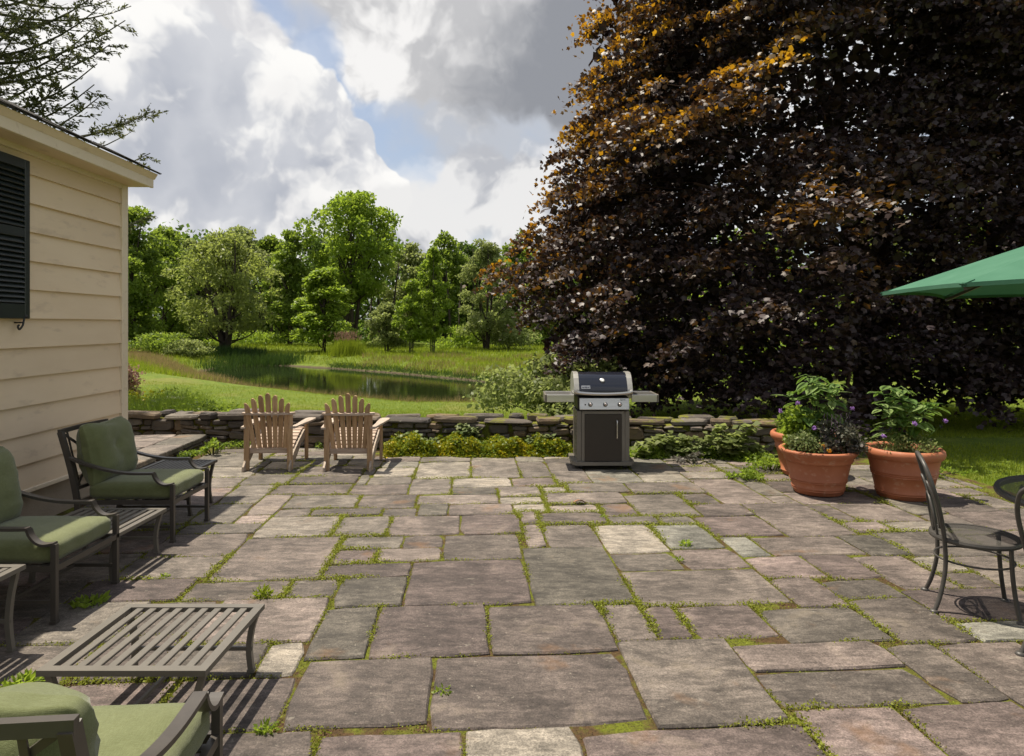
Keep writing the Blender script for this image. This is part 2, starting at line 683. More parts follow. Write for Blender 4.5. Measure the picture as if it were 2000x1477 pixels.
CR = {1: (400, 860, 2.857), 2: (400, 1150, 3.333), 3: (1000, 900, 3.571), 4: (1000, 1150, 3.571), 5: (1440, 940, 3.571), 6: (1440, 1180, 3.571)}
# stones read off the photograph: view, far-left corner, near-right corner (view of the second corner if another)
SL = """1 100 150 170 210 p|1 60 85 200 148|1 30 212 135 266|1 235 212 370 248|1 20 268 55 345|1 200 250 310 348|1 430 255 785 302|1 830 248 1130 298
1 1160 215 1370 298|1 1390 212 1690 258 p|1 1195 300 1620 352|1 1380 262 1620 298|1 1630 262 1865 310|1 1630 314 1890 350 p|1 1730 355 1900 398 p|1 1700 210 1990 258
1 1000 203 1150 245|1 1040 170 1170 200 p|1 1180 135 1465 212 p|1 1490 130 1740 208|1 1760 135 1895 208|1 530 302 825 378|1 870 302 1160 378|1 345 305 375 408|1 100 350 145 460
1 230 412 310 460|1 450 380 580 425|1 600 382 970 420|1 985 380 1155 418|1 1190 355 1345 415|1 1365 358 1735 416|1 1450 420 1745 518|1 1740 402 2000 466|1 1770 470 2000 585
1 370 425 670 530|1 765 425 1010 520|1 1060 422 1435 522|1 20 468 245 515|1 0 522 155 605|1 245 545 625 770|1 780 540 1095 600|1 1110 532 1290 595 d|1 740 615 935 682|1 965 605 1300 670
1 1335 530 1760 655|1 690 690 1145 765|1 1170 670 1810 900 d|1 90 785 420 872|1 490 782 690 875 d|1 750 775 1095 920 d|3 105 605 840 980 d
2 320 65 665 350|2 420 365 570 545 p|2 60 365 340 545|2 795 125 1020 438|2 1140 122 1810 420|2 1885 120 4 690 445|2 660 460 1395 905 d|2 1480 435 4 885 940 d|2 60 580 430 910 d
2 160 935 640 1150|2 730 925 1690 1200|2 1715 915 4 490 1250 p|4 490 970 6 640 1080
3 378 155 815 213|3 790 155 1320 215|3 230 40 520 150|3 540 85 920 150|3 900 115 1220 150|3 1270 150 1730 295|3 195 180 370 215 p|3 205 222 750 295|3 245 300 600 352|3 580 300 860 380
3 780 228 1295 380|3 1165 228 1410 296 d|3 1260 302 1670 380|5 30 160 880 372|3 40 362 650 440|3 640 388 1025 438|3 985 388 1290 438|3 1260 388 1885 518|3 65 450 610 590|3 570 450 1065 625 p
3 945 448 1470 590 g|3 740 655 1185 748|3 1105 612 1650 750|3 1425 525 1790 645 g|5 95 388 890 505|5 30 525 615 668|3 760 765 1950 1005|5 205 685 775 862|5 490 190 820 268|5 720 190 1150 270
5 800 282 1080 345|5 1020 282 1380 345|5 935 352 1700 512|5 760 392 1170 505 d|5 470 530 960 665|5 785 532 1540 745|5 1190 530 1600 628 p|5 1400 640 1790 750|5 1500 530 1990 665|5 570 695 1160 800
5 1145 760 2250 965|5 790 830 6 1640 255|6 160 25 1080 245|4 1160 120 1890 345|4 650 150 990 345|4 900 125 1290 345|4 750 365 1910 925|6 10 270 1150 440|6 180 475 1450 680
6 1005 275 1890 665|6 1370 270 2400 660|6 355 712 1560 1200|6 1120 700 2300 1150|6 1480 120 2300 255 g"""


def patio_rects():
    rects = []
    for tok in SL.replace('\n', '|').split('|'):
        t = tok.split()
        sh = None
        if t[-1] in 'pdg' and not t[-1].isdigit():
            sh = t.pop()
        t = [int(q) for q in t]
        k1 = t[0]; k2 = t[0] if len(t) == 5 else t[3]
        x0, y0 = t[1], t[2]; x1, y1 = t[-2], t[-1]
        def g(k, x, y):
            c = CR[k]
            return at(c[0] + x / c[2], c[1] + y / c[2])
        a = to_pav(*g(k1, x0, y0)[:2]); b = to_pav(*g(k2, x1, y1)[:2])
        rects.append([min(a[0], b[0]), max(a[0], b[0]), min(a[1], b[1]), max(a[1], b[1]), sh])
    # trim overlaps
    for i in range(len(rects)):
        for j in range(i):
            a, b = rects[i], rects[j]
            ox = min(a[1], b[1]) - max(a[0], b[0]); oy = min(a[3], b[3]) - max(a[2], b[2])
            if ox <= 0 or oy <= 0:
                continue
            if ox < oy:
                mid = (max(a[0], b[0]) + min(a[1], b[1])) / 2
                if a[0] + a[1] > b[0] + b[1]: a[0] = mid; b[1] = mid
                else: a[1] = mid; b[0] = mid
            else:
                mid = (max(a[2], b[2]) + min(a[3], b[3])) / 2
                if a[2] + a[3] > b[2] + b[3]: a[2] = mid; b[3] = mid
                else: a[3] = mid; b[2] = mid
    rects = [r for r in rects if r[1] - r[0] > 0.12 and r[3] - r[2] > 0.10]
    # fill the rest of the terrace on a grid
    s = 0.04; U0, V0 = -4.4, 1.0
    nu, nv = int(9.9 / s), int(9.2 / s)
    occ = np.zeros((nu, nv), bool)
    for iu in range(nu):
        for iv in range(nv):
            x, y = from_pav(U0 + (iu + .5) * s, V0 + (iv + .5) * s)
            ylim = 8.86 if x > -1.9 else 9.46
            if x < -4.03 or y < 1.35 or y > ylim - 0.02 * x or x > 5.15 + 0.1 * math.sin(y * 2) or (x > 3.0 and y > 8.3):
                occ[iu, iv] = True
    rs = []
    for r in rects:
        q = [round((r[0] - U0) / s), round((r[1] - U0) / s), round((r[2] - V0) / s), round((r[3] - V0) / s), r[4]]
        rs.append(q)
    for q in rs:
        occ[max(q[0], 0):max(q[1], 0), max(q[2], 0):max(q[3], 0)] = True
    # let listed stones grow into slivers beside them
    for it in range(4):
        for q in rs:
            if q[0] > 0 and not occ[q[0] - 1, q[2]:q[3]].any(): q[0] -= 1; occ[q[0], q[2]:q[3]] = True
            if q[1] < nu and not occ[q[1], q[2]:q[3]].any(): occ[q[1], q[2]:q[3]] = True; q[1] += 1
            if q[2] > 0 and not occ[q[0]:q[1], q[2] - 1].any(): q[2] -= 1; occ[q[0]:q[1], q[2]] = True
            if q[3] < nv and not occ[q[0]:q[1], q[3]].any(): occ[q[0]:q[1], q[3]] = True; q[3] += 1
    rr = random.Random(5)
    for iv in range(nv):
        for iu in range(nu):
            if occ[iu, iv]:
                continue
            wu, wv = rr.choice([11, 14, 17, 20]), rr.choice([8, 9, 12, 14])
            a = 0
            while iu + a < nu and a < wu and not occ[iu + a, iv]: a += 1
            if iu + a < nu and not occ[iu + a, iv]:
                rest = 0
                while iu + a + rest < nu and not occ[iu + a + rest, iv]: rest += 1
                if rest < 6: a += rest
            b = 1
            while iv + b < nv and b < wv and not occ[iu:iu + a, iv + b].any(): b += 1
            occ[iu:iu + a, iv:iv + b] = True
            if a >= 3 and b >= 3:
                rs.append([iu, iu + a, iv, iv + b, None])
            else:
                rs.append([iu, iu + a, iv, iv + b, 'x'])
    # absorb slivers into a neighbour of equal edge where possible
    out = [q for q in rs if q[4] != 'x']
    for q in [q for q in rs if q[4] == 'x']:
        for t in out:
            if t[2] <= q[2] and t[3] >= q[3] and (t[1] == q[0] or t[0] == q[1]) and t[2] == q[2] and t[3] == q[3]:
                t[0] = min(t[0], q[0]); t[1] = max(t[1], q[1]); break
            if (t[3] == q[2] or t[2] == q[3]) and t[0] == q[0] and t[1] == q[1]:
                t[2] = min(t[2], q[2]); t[3] = max(t[3], q[3]); break
    fr = [[U0 + q[0] * s, U0 + q[1] * s, V0 + q[2] * s, V0 + q[3] * s, q[4]] for q in out]
    # close leftover slivers: neighbours grow to meet
    for it in range(3):
        A_ = np.array([r[:4] for r in fr])
        for i, r in enumerate(fr):
            ov_v = (A_[:, 2] < r[3] - 0.01) & (A_[:, 3] > r[2] + 0.01)
            ov_u = (A_[:, 0] < r[1] - 0.01) & (A_[:, 1] > r[0] + 0.01)
            for side, gaps in ((0, r[0] - A_[ov_v & (A_[:, 1] <= r[0] + 1e-6), 1]), (1, A_[ov_v & (A_[:, 0] >= r[1] - 1e-6), 0] - r[1]),
                               (2, r[2] - A_[ov_u & (A_[:, 3] <= r[2] + 1e-6), 3]), (3, A_[ov_u & (A_[:, 2] >= r[3] - 1e-6), 2] - r[3])):
                if len(gaps):
                    gp = gaps.min()
                    if 0.001 < gp < 0.17:
                        r[side] += (-gp if side in (0, 2) else gp) * (0.5 if it < 2 else 1.0)
                        A_[i, side] = r[side]
    return fr


def stone_mat():
    m, g = new_mat('flagstone')
    p = pos(g)
    r = rand(g)
    w = g.m('MULTIPLY', r, 37.0)
    sh = g.n('ShaderNodeAttribute', attribute_type='OBJECT', attribute_name='shade').outputs['Fac']
    f_big = g.noise(p, 2.3, 6, 0.66, w=w, dist=0.9)
    f_gr = g.noise(stretch(g, p, (1.0, 3.5, 1.0)), 5.0, 8, 0.68, w=w, dist=0.8)
    f_sp = g.noise(p, 55, 4, 0.7, w=w)
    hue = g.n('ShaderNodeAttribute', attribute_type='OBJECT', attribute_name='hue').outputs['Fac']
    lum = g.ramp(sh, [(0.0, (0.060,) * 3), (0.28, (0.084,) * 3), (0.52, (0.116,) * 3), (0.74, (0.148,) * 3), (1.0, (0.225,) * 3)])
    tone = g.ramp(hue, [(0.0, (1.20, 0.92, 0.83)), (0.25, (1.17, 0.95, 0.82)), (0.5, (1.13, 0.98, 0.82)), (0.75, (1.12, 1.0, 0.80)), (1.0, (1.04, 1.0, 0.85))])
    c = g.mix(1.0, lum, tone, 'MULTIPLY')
    f_md = g.noise(stretch(g, p, (1.0, 2.0, 1.0)), 13, 6, 0.7, w=w, dist=1.0)
    f_xs = g.noise(p, 130, 3, 0.7, w=w)
    # cloudy patches, bedding streaks and grain, all as lighter and darker tones of the stone itself
    k = g.ss(f_big, 0.34, 0.66, 0.66, 1.32)
    k = g.m('MULTIPLY', k, g.ss(f_gr, 0.36, 0.62, 0.66, 1.22))
    k = g.m('MULTIPLY', k, g.ss(f_md, 0.34, 0.66, 0.78, 1.22))
    k = g.m('MULTIPLY', k, g.ss(f_xs, 0.34, 0.66, 0.66, 1.36))
    c = g.mix(1.0, c, k, 'MULTIPLY')
    c = g.mix(g.ss(f_big, 0.56, 0.70, 0, 0.35), c, (0.22, 0.18, 0.13))
    c = g.mix(g.ss(f_sp, 0.60, 0.71, 0, 0.55), c, (0.31, 0.275, 0.225))          # pale lichen specks
    c = g.mix(g.ss(g.noise(p, 9, 5, 0.7, w=w), 0.62, 0.70, 0, 0.40), c, (0.31, 0.28, 0.23))
    c = g.mix(g.ss(g.noise(p, 2.4, 4, 0.6, w=g.m('ADD', w, 9.0)), 0.60, 0.74, 0, 0.5), c, (0.19, 0.10, 0.045))   # rusty stain
    hb = g.m('ADD', g.m('MULTIPLY', f_gr, 0.8), g.m('MULTIPLY', g.noise(p, 24, 6, 0.7, w=w), 0.5))
    out_(g, principled(g, c, g.m('ADD', 0.62, g.m('MULTIPLY', f_gr, 0.25)), 0, 0.35, bump=hb, bstr=0.75, bdist=0.014))
    return m


STONE = stone_mat()


def slab_mesh(name, u0, u1, v0, v1, rr, z=0.0, thick=0.06, gap=0.004, conv=from_pav, jit=0.006):
    """one flagstone with wavering edges and a worn arris"""
    u0 += gap; u1 -= gap; v0 += gap; v1 -= gap
    cx, cy = (u0 + u1) / 2, (v0 + v1) / 2
    pts = []
    def side(a, b, n):
        for k in range(n):
            t = k / n
            pts.append((a[0] + (b[0] - a[0]) * t, a[1] + (b[1] - a[1]) * t))
    cs = [rr.choice([0.008, 0.012, 0.018, 0.035]) for _ in range(4)]
    side((u0 + cs[0], v0), (u1 - cs[1], v0), 4); side((u1, v0 + cs[1]), (u1, v1 - cs[2]), 4)
    side((u1 - cs[2], v1), (u0 + cs[3], v1), 4); side((u0, v1 - cs[3]), (u0, v0 + cs[0]), 4)
    pts = [(x + rr.uniform(-jit, jit * 0.6) * (1 if x > cx else -1), y + rr.uniform(-jit, jit * 0.6) * (1 if y > cy else -1)) for x, y in pts]
    k = len(pts)
    ox, oy = conv(cx, cy)
    tx, ty = rr.uniform(-.006, .006), rr.uniform(-.006, .006)
    top = []; mid = []; bot = []
    e = 0.010
    for x, y in pts:
        dx, dy = x - cx, y - cy
        L = math.hypot(dx, dy)
        ix, iy = cx + dx * (1 - e / L), cy + dy * (1 - e / L)
        wx, wy = conv(ix, iy); top.append((wx - ox, wy - oy, (dx * tx + dy * ty)))
        wx, wy = conv(x, y); mid.append((wx - ox, wy - oy, (dx * tx + dy * ty) - 0.007 - rr.uniform(0, 0.004)))
        bot.append((wx - ox, wy - oy, -thick))
    mb = MB()
    fs = [tuple(range(k))]
    for a in range(k):
        b = (a + 1) % k
        fs.append((a, b, b + k, a + k)); fs.append((a + k, b + k, b + 2 * k, a + 2 * k))
    mb.add(top + mid + bot, fs)
    return mb.mesh(name, STONE), (ox, oy, z)


RECTS = patio_rects()


def make_patio():
    rr = random.Random(11)
    m, g = new_mat('joint_soil')
    p = pos(g)
    f = g.noise(p, 5, 6, 0.65); f2 = g.noise(p, 60, 4, 0.6)
    c = g.mix(g.ss(f, 0.42, 0.58), (0.095, 0.058, 0.030), (0.135, 0.155, 0.018))
    c = g.mix(g.ss(f2, 0.35, 0.7, 0, 0.6), c, (0.04, 0.032, 0.018))
    out_(g, principled(g, c, 0.95, 0, 0.1, bump=f2, bstr=1.0, bdist=0.02))
    mb = MB()
    mb.box((0.45, 4.7, -0.061), (9.3, 8.2, 0.10))
    mb.box((-3.0, 9.2, -0.0615), (3.4, 1.0, 0.1))
    base = mb.build('patio', m)
    tag(base, kind='structure')
    for (u0, u1, v0, v1, sh) in RECTS:
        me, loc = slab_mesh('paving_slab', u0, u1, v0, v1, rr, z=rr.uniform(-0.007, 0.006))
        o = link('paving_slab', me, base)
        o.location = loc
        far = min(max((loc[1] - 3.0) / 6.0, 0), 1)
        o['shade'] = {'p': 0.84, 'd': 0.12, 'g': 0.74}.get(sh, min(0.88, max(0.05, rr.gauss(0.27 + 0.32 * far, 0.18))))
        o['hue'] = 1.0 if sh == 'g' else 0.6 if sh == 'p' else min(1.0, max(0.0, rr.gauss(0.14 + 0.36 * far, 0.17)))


make_patio()


# ------------------------------------------------------------------ raised landing behind the house corner
def make_landing():
    rr = random.Random(3)
    z = 0.17
    core = MB().box((-6.2, 8.48, 0.045), (3.86, 2.3, 0.14)).box((-6.2, 8.6, -0.03), (3.8, 2.0, 0.1))
    base = core.build('landing', MATS['joint_soil'])
    tag(base, kind='structure')
    ang = 0.055
    def conv(u, v):   # origin at the near outer corner
        return (-4.11 + u * math.cos(ang) - v * math.sin(ang), 7.30 + u * math.sin(ang) + v * math.cos(ang))
    for (u0, u1, v0, v1, s) in [(-0.42, 0, 0.0, 0.72, .62), (-0.42, 0, 0.72, 1.45, .55), (-0.42, 0, 1.45, 2.28, .35), (-1.2, -0.42, 0, 0.55, .7), (-1.2, -0.42, 0.55, 1.25, .3), (-1.2, -0.42, 1.25, 1.75, .6),
                                (-1.0, -0.42, 1.75, 2.28, .85), (-1.75, -1.0, 1.75, 2.28, .5), (-2.0, -1.2, 0, 0.9, .5), (-2.0, -1.2, .9, 1.75, .4), (-2.8, -2.0, 0, 1.1, .5), (-2.8, -2.0, 1.1, 1.75, .6), (-2.8, -1.75, 1.75, 2.28, .4)]:
        me, loc = slab_mesh('paving_slab', u0, u1, v0, v1, rr, z=z, thick=0.055, gap=0.006, conv=conv)
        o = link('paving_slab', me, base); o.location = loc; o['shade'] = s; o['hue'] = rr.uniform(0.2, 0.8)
    v = 0.02
    for row in range(2):
        v = 0.0
        while v < 2.2:
            L = rr.uniform(0.28, 0.62)
            h = 0.055
            me = stone_block('riser_stone', min(L, 2.27 - v) - 0.012, h - 0.006, 0.22, rr)
            x, y = conv(-0.03, v + min(L, 2.27 - v) / 2)
            o = link('riser_stone', me, base); o.location = (x - 0.11, y, 0.028 + row * h); o.rotation_euler = (0, 0, R(90) + ang)
            o['shade'] = rr.uniform(0.2, 0.7)
            v += L


def stone_block(name, L, h, dep, rr, mat=None):
    """irregular rubble stone: outline in x-z, bulging front at -y"""
    pts = []
    n = 9
    a0 = rr.uniform(0, 6.28)
    for k in range(n):
        t = a0 + 2 * math.pi * k / n
        c, s = math.cos(t), math.sin(t)
        e = rr.uniform(0.28, 0.6)
        x = math.copysign(abs(c) ** e, c) * L / 2 * rr.uniform(0.82, 1.0)
        z = math.copysign(abs(s) ** e, s) * h / 2 * rr.uniform(0.80, 1.02)
        pts.append((x, z))
    pts.sort(key=lambda p: math.atan2(p[1] / h, p[0] / L))
    b = min(0.016, h * 0.22)
    f0 = [(x * (1 - b * 1.3 / L * 2), -dep / 2 - rr.uniform(0.0, 0.02), z * (1 - b / h * 2)) for x, z in pts]
    f1 = [(x, -dep / 2 + b * rr.uniform(0.6, 1.4), z) for x, z in pts]
    f2 = [(x * 0.97, dep / 2, z * 0.95) for x, z in pts]
    fs = [tuple(range(n))]
    for r_ in range(2):
        for k in range(n):
            q = (k + 1) % n
            fs.append((r_ * n + k, r_ * n + q, (r_ + 1) * n + q, (r_ + 1) * n + k))
    return MB().add(f0 + f1 + f2, fs).mesh(name, mat or WALLSTONE)


def wallstone_mat():
    m, g = new_mat('rubble_stone')
    p = pos(g)
    w = g.m('MULTIPLY', rand(g), 31.0)
    f = g.noise(stretch(g, p, (1, 1, 2.4)), 7, 7, 0.65, w=w, dist=0.4)
    base = g.ramp(rand(g), [(0, (0.062, 0.053, 0.048)), (0.3, (0.112, 0.093, 0.076)), (0.5, (0.19, 0.132, 0.075)), (0.75, (0.125, 0.107, 0.094)), (1, (0.20, 0.175, 0.142))])
    c = g.mix(g.ss(f, 0.3, 0.7), g.mix(0.5, base, (0.045, 0.038, 0.035)), base)
    c = g.mix(g.ss(g.noise(p, 11, 5, 0.7, w=w), 0.60, 0.70, 0, 0.6), c, (0.36, 0.34, 0.29))
    # moss and yellow lichen on faces that look up
    nrm = g.n('ShaderNodeNewGeometry').outputs['Normal']
    sep = g.n('ShaderNodeSeparateXYZ'); g.put(sep.inputs[0], nrm)
    sp = g.n('ShaderNodeSeparateXYZ'); g.put(sp.inputs[0], p)
    mossy = g.m('MULTIPLY', g.ss(g.noise(p, 2.2, 5, 0.7), 0.50, 0.58), g.m('MULTIPLY', g.ss(sep.outputs[2], 0.4, 0.8), g.ss(sp.outputs[0], -2.2, 0.5)))
    c = g.mix(mossy, c, (0.135, 0.135, 0.012))
    hb = g.m('ADD', f, g.m('MULTIPLY', g.noise(p, 45, 5, 0.7), 0.4))
    out_(g, principled(g, c, 0.85, 0, 0.3, bump=hb, bstr=0.8, bdist=0.02))
    return m


WALLSTONE = wallstone_mat()
make_landing()

# ------------------------------------------------------------------ dry stone wall
WA = Vector((-7.4, 9.89, 0)); WB = Vector((3.45, 8.90, 0))
WD = (WB - WA); WLEN = WD.length; WD = WD.normalized()
WN = Vector((-WD.y, WD.x, 0))         # points to the lawn


def make_wall():
    rr = random.Random(21)
    ang = math.atan2(WD.y, WD.x)
    root = empty('stone_wall', WA, ang)
    tag(root, 'low dry stone wall with flat capstones along the back of the patio', 'wall')
    MB().box((WLEN / 2, 0.235, 0.16), (WLEN - 0.1, 0.36, 0.40)).build('core', MATS['joint_soil'], root)
    z = 0.0
    # uneven courses: columns of stones packed stretch by stretch
    x = 0.0
    while x < WLEN:
        seg = min(rr.uniform(0.30, 0.80), WLEN - x)
        if WLEN - x - seg < 0.3: seg = WLEN - x
        hts = []
        H = 0.375
        nc = rr.choice([3, 4, 4, 5, 6])
        wts = [rr.uniform(0.4, 1.6) for _ in range(nc)]
        hts = [H * w_ / sum(wts) for w_ in wts]
        z = -0.01
        for h in hts:
            xx = x + rr.uniform(-0.05, 0.05)
            end = x + seg + rr.uniform(-0.05, 0.05)
            while xx < end - 0.04:
                L = min(rr.uniform(1.4, 5.0) * h + 0.05, 0.46)
                if end - xx - L < 0.1: L = end - xx
                me = stone_block('stone', L * 1.02, h * 1.03, 0.24, rr)
                o = link('stone', me, root)
                o.location = (xx + L / 2, 0.12 + rr.uniform(-0.015, 0.03), z + h / 2)
                o.rotation_euler = (rr.uniform(-.08, .08), rr.uniform(-.13, .13), rr.uniform(-.10, .10))
                xx += L
            z += h
        x += seg
    # capstones: two uneven flags across the wall
    for row in range(2):
        x = -rr.uniform(0, 0.3)
        while x < WLEN:
            L = rr.uniform(0.22, 0.78)
            d = rr.uniform(0.22, 0.28)
            th = rr.uniform(0.028, 0.085)
            me = stone_block('capstone', d, L - 0.012, th, rr)      # outline seen from above
            # stand the outline level
            for v in me.vertices:
                X, Y, Z = v.co
                v.co = (Z, X, -Y)
            me.update()
            o = link('capstone', me, root)
            o.location = (x + L / 2, 0.10 + row * 0.245 + rr.uniform(-0.04, 0.012), 0.368 + th / 2 + rr.uniform(0, 0.016))
            o.rotation_euler = (rr.uniform(-.06, .06), rr.uniform(-.045, .045), rr.uniform(-.10, .10))
            x += L


make_wall()

# ------------------------------------------------------------------ house corner
def make_house():
    siding = mottled('cream_clapboard', (0.69, 0.55, 0.385), (0.76, 0.62, 0.445), 2.2, 0.55, 0.35, 0.3, 0.004, 30, vary=0.10, sx=(1, 0.3, 1), c3=(0.61, 0.485, 0.345))
    trim = mottled('cream_trim', (0.70, 0.60, 0.45), (0.74, 0.64, 0.49), 4, 0.5, 0.4, 0.1, 0.003, 40, c3=(0.64, 0.54, 0.40))
    shingle = mottled('asphalt_shingle', (0.035, 0.033, 0.03), (0.06, 0.055, 0.05), 20, 0.9, 0.2, 0.8, 0.01, 150, vary=0.3)
    found = mottled('foundation', (0.30, 0.25, 0.19), (0.36, 0.30, 0.23), 5, 0.8, 0.3, 0.4, 0.01, 60)
    green = mottled('shutter_paint', (0.012, 0.018, 0.018), (0.018, 0.025, 0.024), 6, 0.42, 0.5, 0.1, 0.002, 40)
    iron = mottled('black_iron', (0.012, 0.011, 0.010), (0.02, 0.018, 0.016), 20, 0.5, 0.5, 0.3, 0.003, 80)
    root = empty('house', (-4.10, 7.25, 0), 0.024)
    tag(root, 'cream clapboard house corner with overhanging eave and dark shutter', 'house')
    Ln = 11.0                       # the wall runs back past the camera
    # walls behind the boards
    MB().box((-2.05, -Ln / 2 - 0.03, 1.78), (4.02, Ln, 2.72)).build('wall', trim, root)
    MB().box((-2.05, -Ln / 2 - 0.02, 0.14), (4.02, Ln, 0.40)).build('foundation', found, root)
    # clapboards
    zs = [0.335, 0.54, 0.783, 1.026, 1.269, 1.512, 1.755, 1.998, 2.24, 2.484, 2.727, 2.97, 3.17]
    for i in range(len(zs) - 1):
        a, b = zs[i], zs[i + 1]
        cut = random.Random(i * 7 + 1).uniform(-4.2, -1.9) if i % 2 else random.Random(i * 5).uniform(-6.5, -4.5)
        for (y0, y1) in ((-Ln, cut - 0.0012), (cut + 0.0012, -0.115)):      # butt joint
            MB().prism([(-0.028, a), (0.016, a), (-0.012, b + 0.012), (-0.028, b + 0.012)], y0, y1).build('clapboard', siding, root)
    MB().box((-0.036, -0.0565, 1.76), (0.12, 0.115, 2.84), bev=0.004).build('corner_board', trim, root)
    MB().box((0.002, -Ln / 2 - 0.06, 0.316), (0.06, Ln - 0.12, 0.038), bev=0.004).build('water_table', trim, root)
    MB().box((0.006, -Ln / 2 - 0.06, 3.155), (0.03, Ln - 0.12, 0.05)).build('frieze', trim, root)
    # eave
    MB().box((0.095, -Ln / 2 + 0.05, 3.185), (0.27, Ln, 0.018)).build('soffit', siding, root)
    MB().box((0.245, -Ln / 2 + 0.06, 3.225), (0.032, Ln, 0.115), bev=0.003).build('fascia', trim, root)
    MB().prism([(0.263, 3.256), (0.30, 3.315), (0.20, 3.315), (0.20, 3.30)], -Ln, 0.075).build('crown_moulding', siding, root)
    MB().box((0.06, 0.045, 3.236), (0.33, 0.03, 0.12)).build('eave_return', trim, root)
    rf = MB().prism([(0.315, 3.317), (0.315, 3.327), (-4.2, 5.50), (-4.2, 5.47)], -Ln, 0.10).build('roof', shingle, root)
    rr = random.Random(4)
    y = 0.115
    while y > -8.0:
        L = rr.uniform(0.22, 0.34)
        o = MB().box((0.0, 0.0, 0.0), (0.30, L - 0.006, 0.009)).build('shingle', shingle, rf)
        o.location = (0.315 - 0.13 + rr.uniform(0, 0.012), y - L / 2, 3.395 + rr.uniform(-0.003, 0.004))
        o.rotation_euler = (0, R(25.7), 0)
        y -= L
    # shutter with louvres
    sh = empty('shutter', (0.045, -1.585, 0)); sh.parent = root
    sh['label'] = 'dark green louvred shutter'
    z0, z1, w = 1.752, 3.06, 0.50
    for yy in (-0.03, -w + 0.03):
        MB().box((0, yy, (z0 + z1) / 2), (0.036, 0.06, z1 - z0), bev=0.004).build('stile', green, sh)
    for zz, h in ((z0 + 0.06, 0.12), ((z0 + z1) / 2 + 0.05, 0.075), (z1 - 0.04, 0.08)):
        MB().box((0.0, -w / 2, zz), (0.033, w - 0.12, h), bev=0.003).build('rail', green, sh)
    lm = MB().box((0, 0, 0), (0.007, w - 0.122, 0.052)).mesh('louvre', green)
    n = 0
    for lo, hi in ((z0 + 0.13, (z0 + z1) / 2 + 0.005), ((z0 + z1) / 2 + 0.098, z1 - 0.09)):
        k = int((hi - lo) / 0.040)
        for i in range(k):
            o = link('louvre', lm, sh)
            o.location = (0.002, -w / 2, lo + 0.02 + i * (hi - lo) / k)
            o.rotation_euler = (0, R(-38), 0)
            n += 1
    MB().box((-0.02, -w / 2, (z0 + z1) / 2), (0.012, w - 0.12, z1 - z0 - 0.1)).build('backing', green, sh)
    # wrought iron holdback, an S
    pts = smooth_path([(0.055, -0.02, 1.765), (0.06, -0.045, 1.745), (0.06, -0.06, 1.70), (0.062, -0.085, 1.675), (0.065, -0.11, 1.665), (0.065, -0.125, 1.685), (0.065, -0.112, 1.70)], 6)
    hb = MB().tube(pts, 0.008, 6)
    hb.lathe([(0.0, -0.018), (0.016, -0.008), (0.016, 0.008), (0.0, 0.018)], 10, (0.055, -0.02, 1.77))
    hb.box((0.03, -0.07, 1.72), (0.06, 0.012, 0.012))
    o = hb.build('shutter_holdback', iron, root); o.location = (0.0, -1.61, 0)


make_house()
# ------------------------------------------------------------------ furniture materials
BRONZE = mottled('bronze_aluminium', (0.050, 0.043, 0.037), (0.066, 0.057, 0.049), 8, 0.42, 0.5, 0.08, 0.002, 120)
TAUPE = mottled('taupe_aluminium', (0.115, 0.104, 0.088), (0.135, 0.122, 0.102), 8, 0.45, 0.5, 0.08, 0.002, 120)


def fabric(name, c1, c2):
    m, g = new_mat(name)
    p = obj_co(g)
    f = g.noise(p, 7, 5, 0.6)
    w1 = g.noise(stretch(g, p, (1, 0.06, 1)), 700, 2, 0.5); w2 = g.noise(stretch(g, p, (0.06, 1, 1)), 700, 2, 0.5)
    c = g.mix(g.ss(f, 0.3, 0.7), c1, c2)
    c = g.mix(g.ss(g.m('ADD', w1, w2), 0.9, 1.15, 0, 0.18), c, (0.30, 0.34, 0.18))
    hb = g.m('ADD', g.m('MULTIPLY', g.m('ADD', w1, w2), 0.25), g.noise(p, 9, 4, 0.6))
    out_(g, principled(g, c, 0.9, 0, 0.15, bump=hb, bstr=0.35, bdist=0.012, **{'Sheen Weight': 0.25}))
    return m


SAGE = fabric('sage_fabric', (0.102, 0.114, 0.045), (0.124, 0.137, 0.058))


